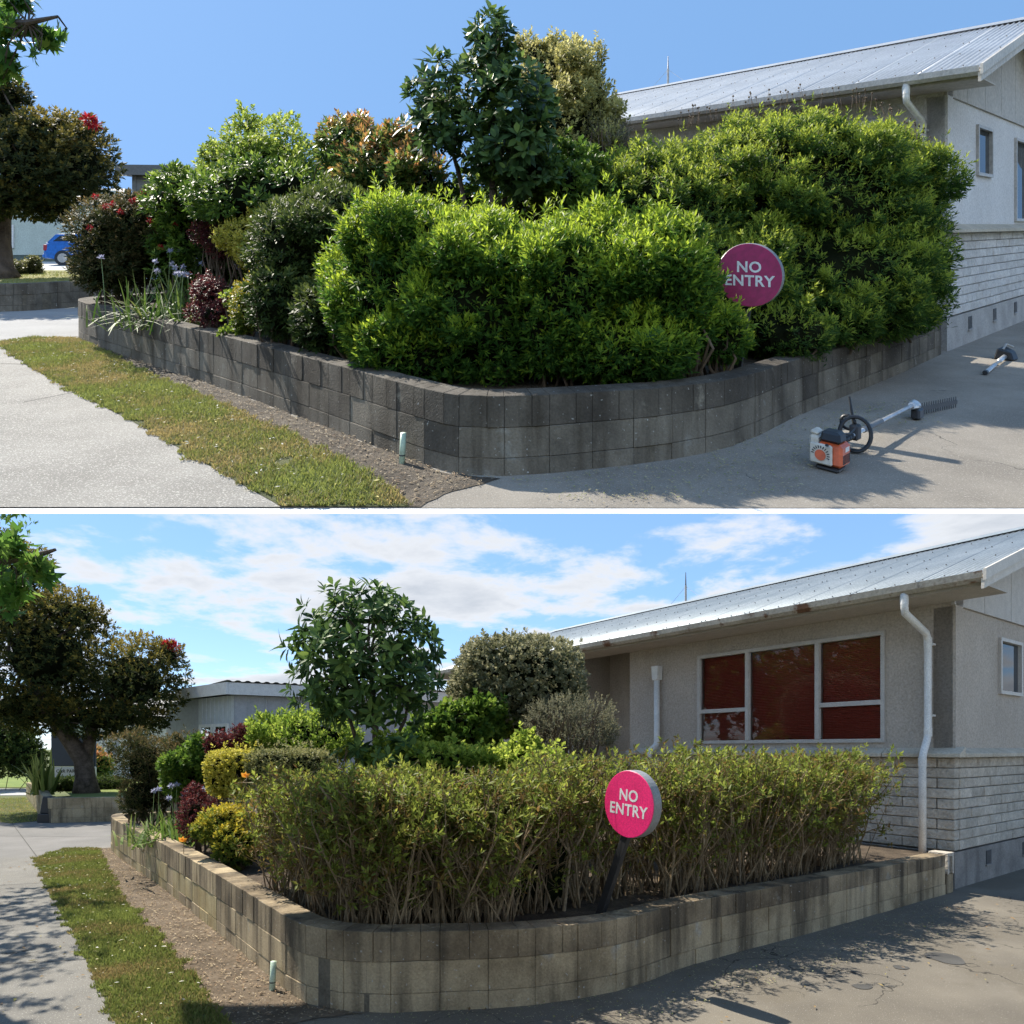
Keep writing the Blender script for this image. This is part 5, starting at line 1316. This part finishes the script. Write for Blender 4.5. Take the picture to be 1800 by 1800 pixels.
shrub(A, 'photinia_shrub', 'tall shrub with orange new leaves left of the specimen tree', 'shrub', PHOT, [lb(670, 295, 72, 62, 7.6, .6), lb(605, 255, 42, 52, 7.8, .4), lb(730, 320, 55, 60, 7.3, .5), lb(700, 245, 30, 24, 7.5, .2)], 1500, 8, .095, .032, .09, .43, .6, 8, upb=.6, rough=.16, topyoung=.3)
shrub(A, 'leafy_shrub', 'broad glossy shrub with light dappled leaves right of the specimen tree foot', 'shrub', LAUREL, [lb(985, 325, 60, 48, 6.9, .5), lb(1010, 290, 45, 40, 7.2, .4)], 600, 8, .09, .04, .07, .43, .6, 6)
shrub(A, 'light_green_shrub', 'pale lime small-leaved shrub standing highest of the left shrubs', 'shrub', BRIGHT, [lb(462, 270, 92, 60, 9.2, .8), lb(480, 310, 120, 60, 9.0, .8), lb(385, 275, 30, 22, 9.0, .3)], 2000, 7, .06, .03, .07, .43, .5, 0, rough=.12, topyoung=.35)
shrub(A, 'laurel_shrub', 'wide glossy green laurel between bottlebrush and pale lime shrub', 'shrub', LAUREL, [lb(470, 345, 140, 62, 8.4, .7), lb(335, 350, 72, 52, 9.2, .6), lb(345, 430, 75, 80, 9.4, .5)], 2200, 8, .10, .03, .08, .43, .76, 8, topyoung=.3)
shrub(A, 'dark_shrub', 'dark green shrub tumbling over the wall left of the deep green hedge', 'shrub', DARK, [lb(530, 440, 88, 95, 6.9, .55), lb(500, 525, 66, 72, 6.6, .4), lb(575, 555, 60, 70, 6.2, .4), lb(590, 370, 60, 50, 7.0, .45)], 3000, 8, .075, .022, .09, .43, .78, 10, topyoung=.5, rough=.1)
t = shrub(A, 'bottlebrush_shrub', 'large dark shrub dotted with red bottlebrush flowers at the wall end', 'shrub', BOTTLE, [lb(218, 420, 84, 76, 9.7, .7, 2.6), lb(200, 472, 58, 46, 9.5, .5), lb(250, 405, 56, 62, 9.6, .6)], 3200, 8, .075, .02, .08, .43, .78, 8, rough=.1, topyoung=.25)
fb = np.array([*np.mean([lb(212, 415, 98, 82, 9.7, .8)[0], lb(185, 470, 66, 52, 9.5, .6)[0], lb(250, 400, 60, 66, 9.6, .7)[0]], 0)[:2], .43])
r = np.random.default_rng(5)
flowers(A, t, fb, [at(x, y, 8.95) for x, y in ((178, 362), (190, 358), (160, 345), (225, 352), (245, 340), (255, 388), (305, 358), (312, 362), (300, 395), (275, 435), (205, 372), (236, 346), (285, 345), (150, 400))], REDFL, .05)
shrub(A, 'golden_shrub', 'small pale golden shrub beside the red-leaved sprig', 'shrub', YELLOW, [lb(425, 420, 35, 40, 7.9, .3), lb(438, 445, 25, 28, 7.8, .25)], 1000, 7, .035, .016, .06, .43, .6, 6, upb=.6, rough=.14)
shrub(A, 'red_leaved_shrub', 'wispy dark red shrub left of the golden shrub', 'shrub', PURPLE, [lb(378, 412, 24, 24, 8.4, .2), lb(390, 395, 12, 20, 8.4, .15), lb(385, 440, 16, 18, 8.3, .15)], 420, 7, .035, .014, .06, .43, .4, 6)
agapanthus(A, 'arching pale grassy agapanthus with faded blue flowers above the dark wall', [*at(305, 530, 8.3)[:2], .43], 260, .62, 12, 24, .34)
agapanthus(A, 'second agapanthus clump with upright leaves behind the purple barberry', [*at(352, 520, 8.8)[:2], .43], 130, .75, 6, 26, .25)
shrub(A, 'barberry', 'dark purple barberry sprawling beside the agapanthus', 'shrub', PURPLE, [lb(368, 515, 26, 34, 7.6, .25), lb(372, 552, 28, 22, 7.4, .2)], 800, 7, .03, .014, .05, .43, .5, 8)
shrub(A, 'gold_tipped_shrub', 'small gold and green shrub at the wall edge beside purple barberry', 'shrub', GOLDG, [lb(438, 540, 30, 46, 7.0, .28)], 900, 7, .042, .016, .06, .43, .6, 6, topyoung=.5, upb=.6)
shrub(A, 'low_leafy_plant', 'tiny yellow-green leafy plant between barberry and gold-tipped shrub', 'plant', BRIGHT, [lb(405, 530, 9, 16, 7.3, .1), lb(400, 583, 14, 6, 6.9, .1)], 70, 6, .05, .035, .03, .43, 0, 3)
street_tree(A, 'maple branch with broad leaves hanging in above the pale footpath', (-7.2, 6.4, 0), [at(-140, -10, 5), at(-20, 40, 4.8), at(50, 40, 4.6), at(102, 29, 4.6)], [],
            [(at(35, 5, 4.7), (.12, .12, .05), 12), (at(12, 55, 4.7), (.12, .12, .13), 18), (at(82, 65, 4.7), (.16, .10, .08), 16), (at(10, 115, 4.7), (.10, .12, .13), 18), (at(-50, 40, 4.9), (.25, .2, .3), 40), (at(62, 90, 4.6), (.03, .03, .06), 3)], 52, 10)

# --- tools on the asphalt
ORANGE = surf('orange_plastic', (.58, .10, .03), (.66, .13, .04), 4, .38, .05, 60, None, spec=.5)
CREAM = surf('cream_plastic', (.55, .52, .45), (.66, .62, .54), 5, .4, .05, 60, None, spec=.5)
STEEL = surf('bright_steel', (.62, .62, .62), (.74, .74, .74), 6, .3, .02, 60, None, spec=.5, metal=.6)
E0 = A.G(1455, 826); a3 = nrm(A.G(1607, 738) - E0); b3 = np.array([a3[1], -a3[0], 0.])     # along the shaft, and to its right
t = thing('hedge_trimmer', 'long-shaft hedge trimmer with orange and cream engine lying on the asphalt', 'tool', A, E0)
Q = lambda a, b, h: E0 + a3 * a + b3 * b + z3 * h
def rbox(a0, a1, b0, b1, h0, h1, name, mat, ch=.02, taper=0.0):
    if a0 < .2: a0, a1, b0, b1, h0, h1, ch = [q * .86 for q in (a0, a1, b0, b1, h0, h1, ch)]
    MB().hexa([Q(a0, b0, h0), Q(a1, b0, h0), Q(a1, b1, h0), Q(a0, b1, h0), Q(a0 + taper, b0 + taper, h1), Q(a1 - taper, b0 + taper, h1), Q(a1 - taper, b1 - taper, h1), Q(a0 + taper, b1 - taper, h1)], ch).build(name, mat, A, t, E0)
rbox(-.05, .13, -.06, .125, .045, .225, 'engine_cover', ORANGE, .022)
rbox(-.075, -.045, -.115, .06, .055, .215, 'starter_housing', CREAM, .012)
rbox(-.06, .085, -.125, -.055, .07, .27, 'exhaust_cover', CREAM, .02)
rbox(-.05, .10, -.05, .115, .228, .315, 'air_filter_cover', BLACKP, .02, .012)
rbox(-.055, .06, -.125, -.052, .272, .31, 'top_cover', CREAM, .015, .01)
rbox(-.045, .10, -.075, .10, .004, .043, 'fuel_tank', BLACKP, .012)
MB().tube([Q(-.0705, -.022, .112), Q(-.066, -.022, .112)], .036, 24).build('starter_badge', ORANGE, A, t, E0)
mb = MB()
for k in range(1, 13):
    an = -.6 + math.pi * 1.15 * k / 12; d1 = np.array([0, 0, math.sin(an)]) + b3 * math.cos(an); d2 = np.array([0, 0, math.cos(an)]) - b3 * math.sin(an)
    o_ = Q(-.0672, -.022, .112) + d1 * .044; mb.box(o_ - d2 * .003, d1 * .018, d2 * .006, a3 * .003)
mb.build('cooling_slots', BLACKP, A, t, E0)
mb = MB()
for k in range(6): mb.box(Q(-.02 + k * .02, .1045, .065), a3 * .008, b3 * .006, z3 * .06)
mb.build('side_slots', BLACKP, A, t, E0)
Ls = float(np.linalg.norm((A.G(1607, 738) - E0)[:2])); hA, hB = .15, .13
sh = lambda x: Q(x, .0, hA + (hB - hA) * x / Ls)
MB().tube([sh(.12), sh(.20), sh(.24)], [.045, .035, .02], 12).build('clutch_housing', GREYM, A, t, E0)
MB().tube([sh(.2), sh(Ls)], .0155, 12).build('shaft', STEEL, A, t, E0, True)
MB().tube([sh(.26), sh(.40)], .024, 12).build('trigger_grip', BLACKP, A, t, E0)
MB().tube([sh(.62), sh(.98)], .021, 12).build('shaft_sleeve', plain('grey_sleeve', (.13, .14, .15), .5), A, t, E0)
cc = sh(.47); ring = [cc + b3 * .09 * math.cos(k) + z3 * (.0 + .125 * math.sin(k)) + a3 * .05 * math.cos(k) for k in np.linspace(-math.pi / 2 - .3, 3 * math.pi / 2 - .3, 26)]
ring = [np.array([p[0], p[1], max(p[2], .016)]) for p in ring]
lp = MB().tube(ring, .0145, 8).build('loop_handle', BLACKP, A, t, E0, True)
in_ = [cc + b3 * (-.05 + .05 * math.cos(k)) + z3 * (.075 + .05 * math.sin(k)) for k in np.linspace(0, 2 * math.pi, 18)]
MB().tube(in_, .011, 7).build('inner_grip', BLACKP, A, t, E0, True)
rbox(.43, .51, -.03, .03, .105, .215, 'handle_clamp', BLACKP, .01)
MB().tube([Q(.50, -.02, .2), Q(.505, -.055, .40)], [.011, .008], 8).build('barrier_bar', BLACKP, A, t, E0)
gx = Ls
MB().tube([sh(gx - .06), sh(gx), Q(gx + .07, .0, .11)], [.03, .042, .034], 12).build('gear_head', STEEL, A, t, E0)
rbox(gx - .03, gx + .09, -.02, .05, .008, .10, 'gear_housing', BLACKP, .015)
G0 = Q(gx + .06, 0, .075); G1 = A.G(1682, 716) + z3 * .05; bd = nrm(G1 - G0); bl_ = float(np.linalg.norm(G1 - G0)); up_ = nrm(np.cross(np.cross(bd, z3), bd))
bs = nrm(np.cross(bd, up_))
mb = MB(); mb.box(G0 - up_ * .017 - bs * .005, bd * bl_, up_ * .034, bs * .010)
nt = 17
for k in range(nt):
    x = .05 + k * (bl_ - .07) / (nt - 1)
    for s_ in (-1, 1):
        q0 = G0 + bd * x + up_ * .0141 * s_
        mb.hexa([q0 - bd * .009 - bs * .002, q0 + bd * .009 - bs * .002, q0 + bd * .009 + bs * .002, q0 - bd * .009 + bs * .002,
                 q0 - bd * .0045 + up_ * .036 * s_ - bs * .002, q0 + bd * .0045 + up_ * .036 * s_ - bs * .002, q0 + bd * .0045 + up_ * .036 * s_ + bs * .002, q0 - bd * .0045 + up_ * .036 * s_ + bs * .002])
mb.build('toothed_blade', plain('blade_steel', (.045, .04, .036), .5), A, t, E0)
MB().tube([Q(.08, .05, .235), Q(.18, .05, .22), Q(.30, .03, .19), Q(.42, .02, .2)], .006, 6).build('throttle_cable', BLACKP, A, t, E0)
MB().tube([Q(-.075, .03, .19), Q(-.095, .03, .195)], .009, 8).build('pull_handle', BLACKP, A, t, E0)
MB().box(Q(.02, .1075, .14), a3 * .06, b3 * .002, z3 * .03).build('warning_label', WHITE, A, t, E0)
for k in range(3): MB().tube([sh(.28 + k * .045), sh(.295 + k * .045)], .0265, 12).build('grip_ridge', BLACKP, A, t, E0)
# loose shaft attachment
p0, p1 = A.G(1733, 659) + z3 * .03, A.G(1766, 634) + z3 * .05
t = thing('shaft_attachment', 'short steel tool shaft with dark head lying on shaded asphalt', 'tool', A, p0)
d = p1 - p0
MB().tube([p0 - d * .04, p0 + d * .02], .026, 10).build('end_cap', BLACKP, A, t, p0)
MB().tube([p0, p0 + d * .45], .022, 10).build('shaft', STEEL, A, t, p0, True)
MB().tube([p0 + d * .44, p0 + d * .78], .016, 10).build('coupling', GREYM, A, t, p0, True)
MB().tube([p0 + d * .70, p1], .025, 10).build('upper_shaft', STEEL, A, t, p0, True)
q = p1; ux = nrm(d); vx = np.array([ux[1], -ux[0], 0.])
MB().hexa([q - vx * .12 + ux * 0 - z3 * .045, q + vx * .09 - z3 * .045, q + vx * .12 + ux * .16 - z3 * .045, q - vx * .05 + ux * .16 - z3 * .045, q - vx * .08 + z3 * .09, q + vx * .06 + z3 * .06, q + vx * .09 + ux * .14 + z3 * .06, q - vx * .03 + ux * .14 + z3 * .12], .015).build('head', BLACKP, A, t, p0)
MB().tube([q + ux * .02 - vx * .02 + z3 * .08, q + ux * .1 + z3 * .14, q + ux * .18 + vx * .06 + z3 * .1], .012, 7).build('guard_bar', GREYM, A, t, p0)
# street trees across the way, seen only as the reflection in the wide window
fr = B
for i, (x, y, lab) in enumerate(((-13, 4.5, 'leafy street tree across the way, mirrored in the red-blinded window'), (-16, 10.5, 'broad low street tree across the way, mirrored in the left window pane'))):
    tree(B, 'street_tree', lab, [([(x, y, -.05), (x + .1, y, 1.5), (x - .1, y + .1, 3.2), (x, y, 5)], [.24, .19, .15, .08])],
     [(np.array([x, y, 4.6]), np.array([2.3, 2.8, 2.4]), 2.), (np.array([x + .4, y - 2.3, 3.6]), np.array([1.6, 1.9, 2.0]), 2.), (np.array([x - .4, y + 2.7, 3.8]), np.array([1.6, 1.9, 2.0]), 2.)], MAPLE, 2600, 6, .18, .11, .1, seed=61 + i, inner=.3, hmin=1.2, corek=.6)

# added white divider between the two views, tilted to catch sun (world coordinates)
yw = yf * A.s; zt = EYE + (1316 - 893) / F * yw; L_ = .0195
xl, xr = wl_x(yf) * A.s, 7.5 * A.s
p_ = [(xl, yw - .001, zt - .001), (xl, yw - .77 * L_, zt - .64 * L_), (xl, yw - .001, zt - .0062)]
o = MB().prism(p_, (xr - xl, 0, 0)).build('divider_strip', plain('terrace_white', (.80, .80, .80), .7), B, None, (0, yw, zt))
tagp(o, kind='structure')

# small things lying about: clover heads in the turf, stray leaves on the paving
WH = ((.55, .53, .45), (.66, .64, .58), (.72, .60, .20))
for f_, pl, n_, lab in ((B, vergeB, 170, 'tiny white clover heads and yellow weeds in the shaded verge'), (A, vergeA, 190, 'tiny white clover heads and yellow weeds in the sunlit verge')):
    o = litter(f_, pl, n_, lab, 71, .03, 'clover_heads', WH)
    o.location.z += .028 * f_.s
litter(B, gp(B, (-60, 1520), (60, 1515), (160, 1725), (215, 1830), (-200, 1830)), 90, 'stray brown leaves on the shaded footpath', 72, .045, 'fallen_leaves', ((.20, .12, .06), (.30, .20, .10), (.24, .22, .08)))
litter(B, gp(B, (700, 1800), (1300, 1690), (1750, 1570), (1850, 1700), (1300, 1830)), 70, 'stray dry leaves on the open asphalt', 73, .04, 'fallen_leaves', ((.20, .12, .06), (.30, .20, .10), (.24, .22, .08)))
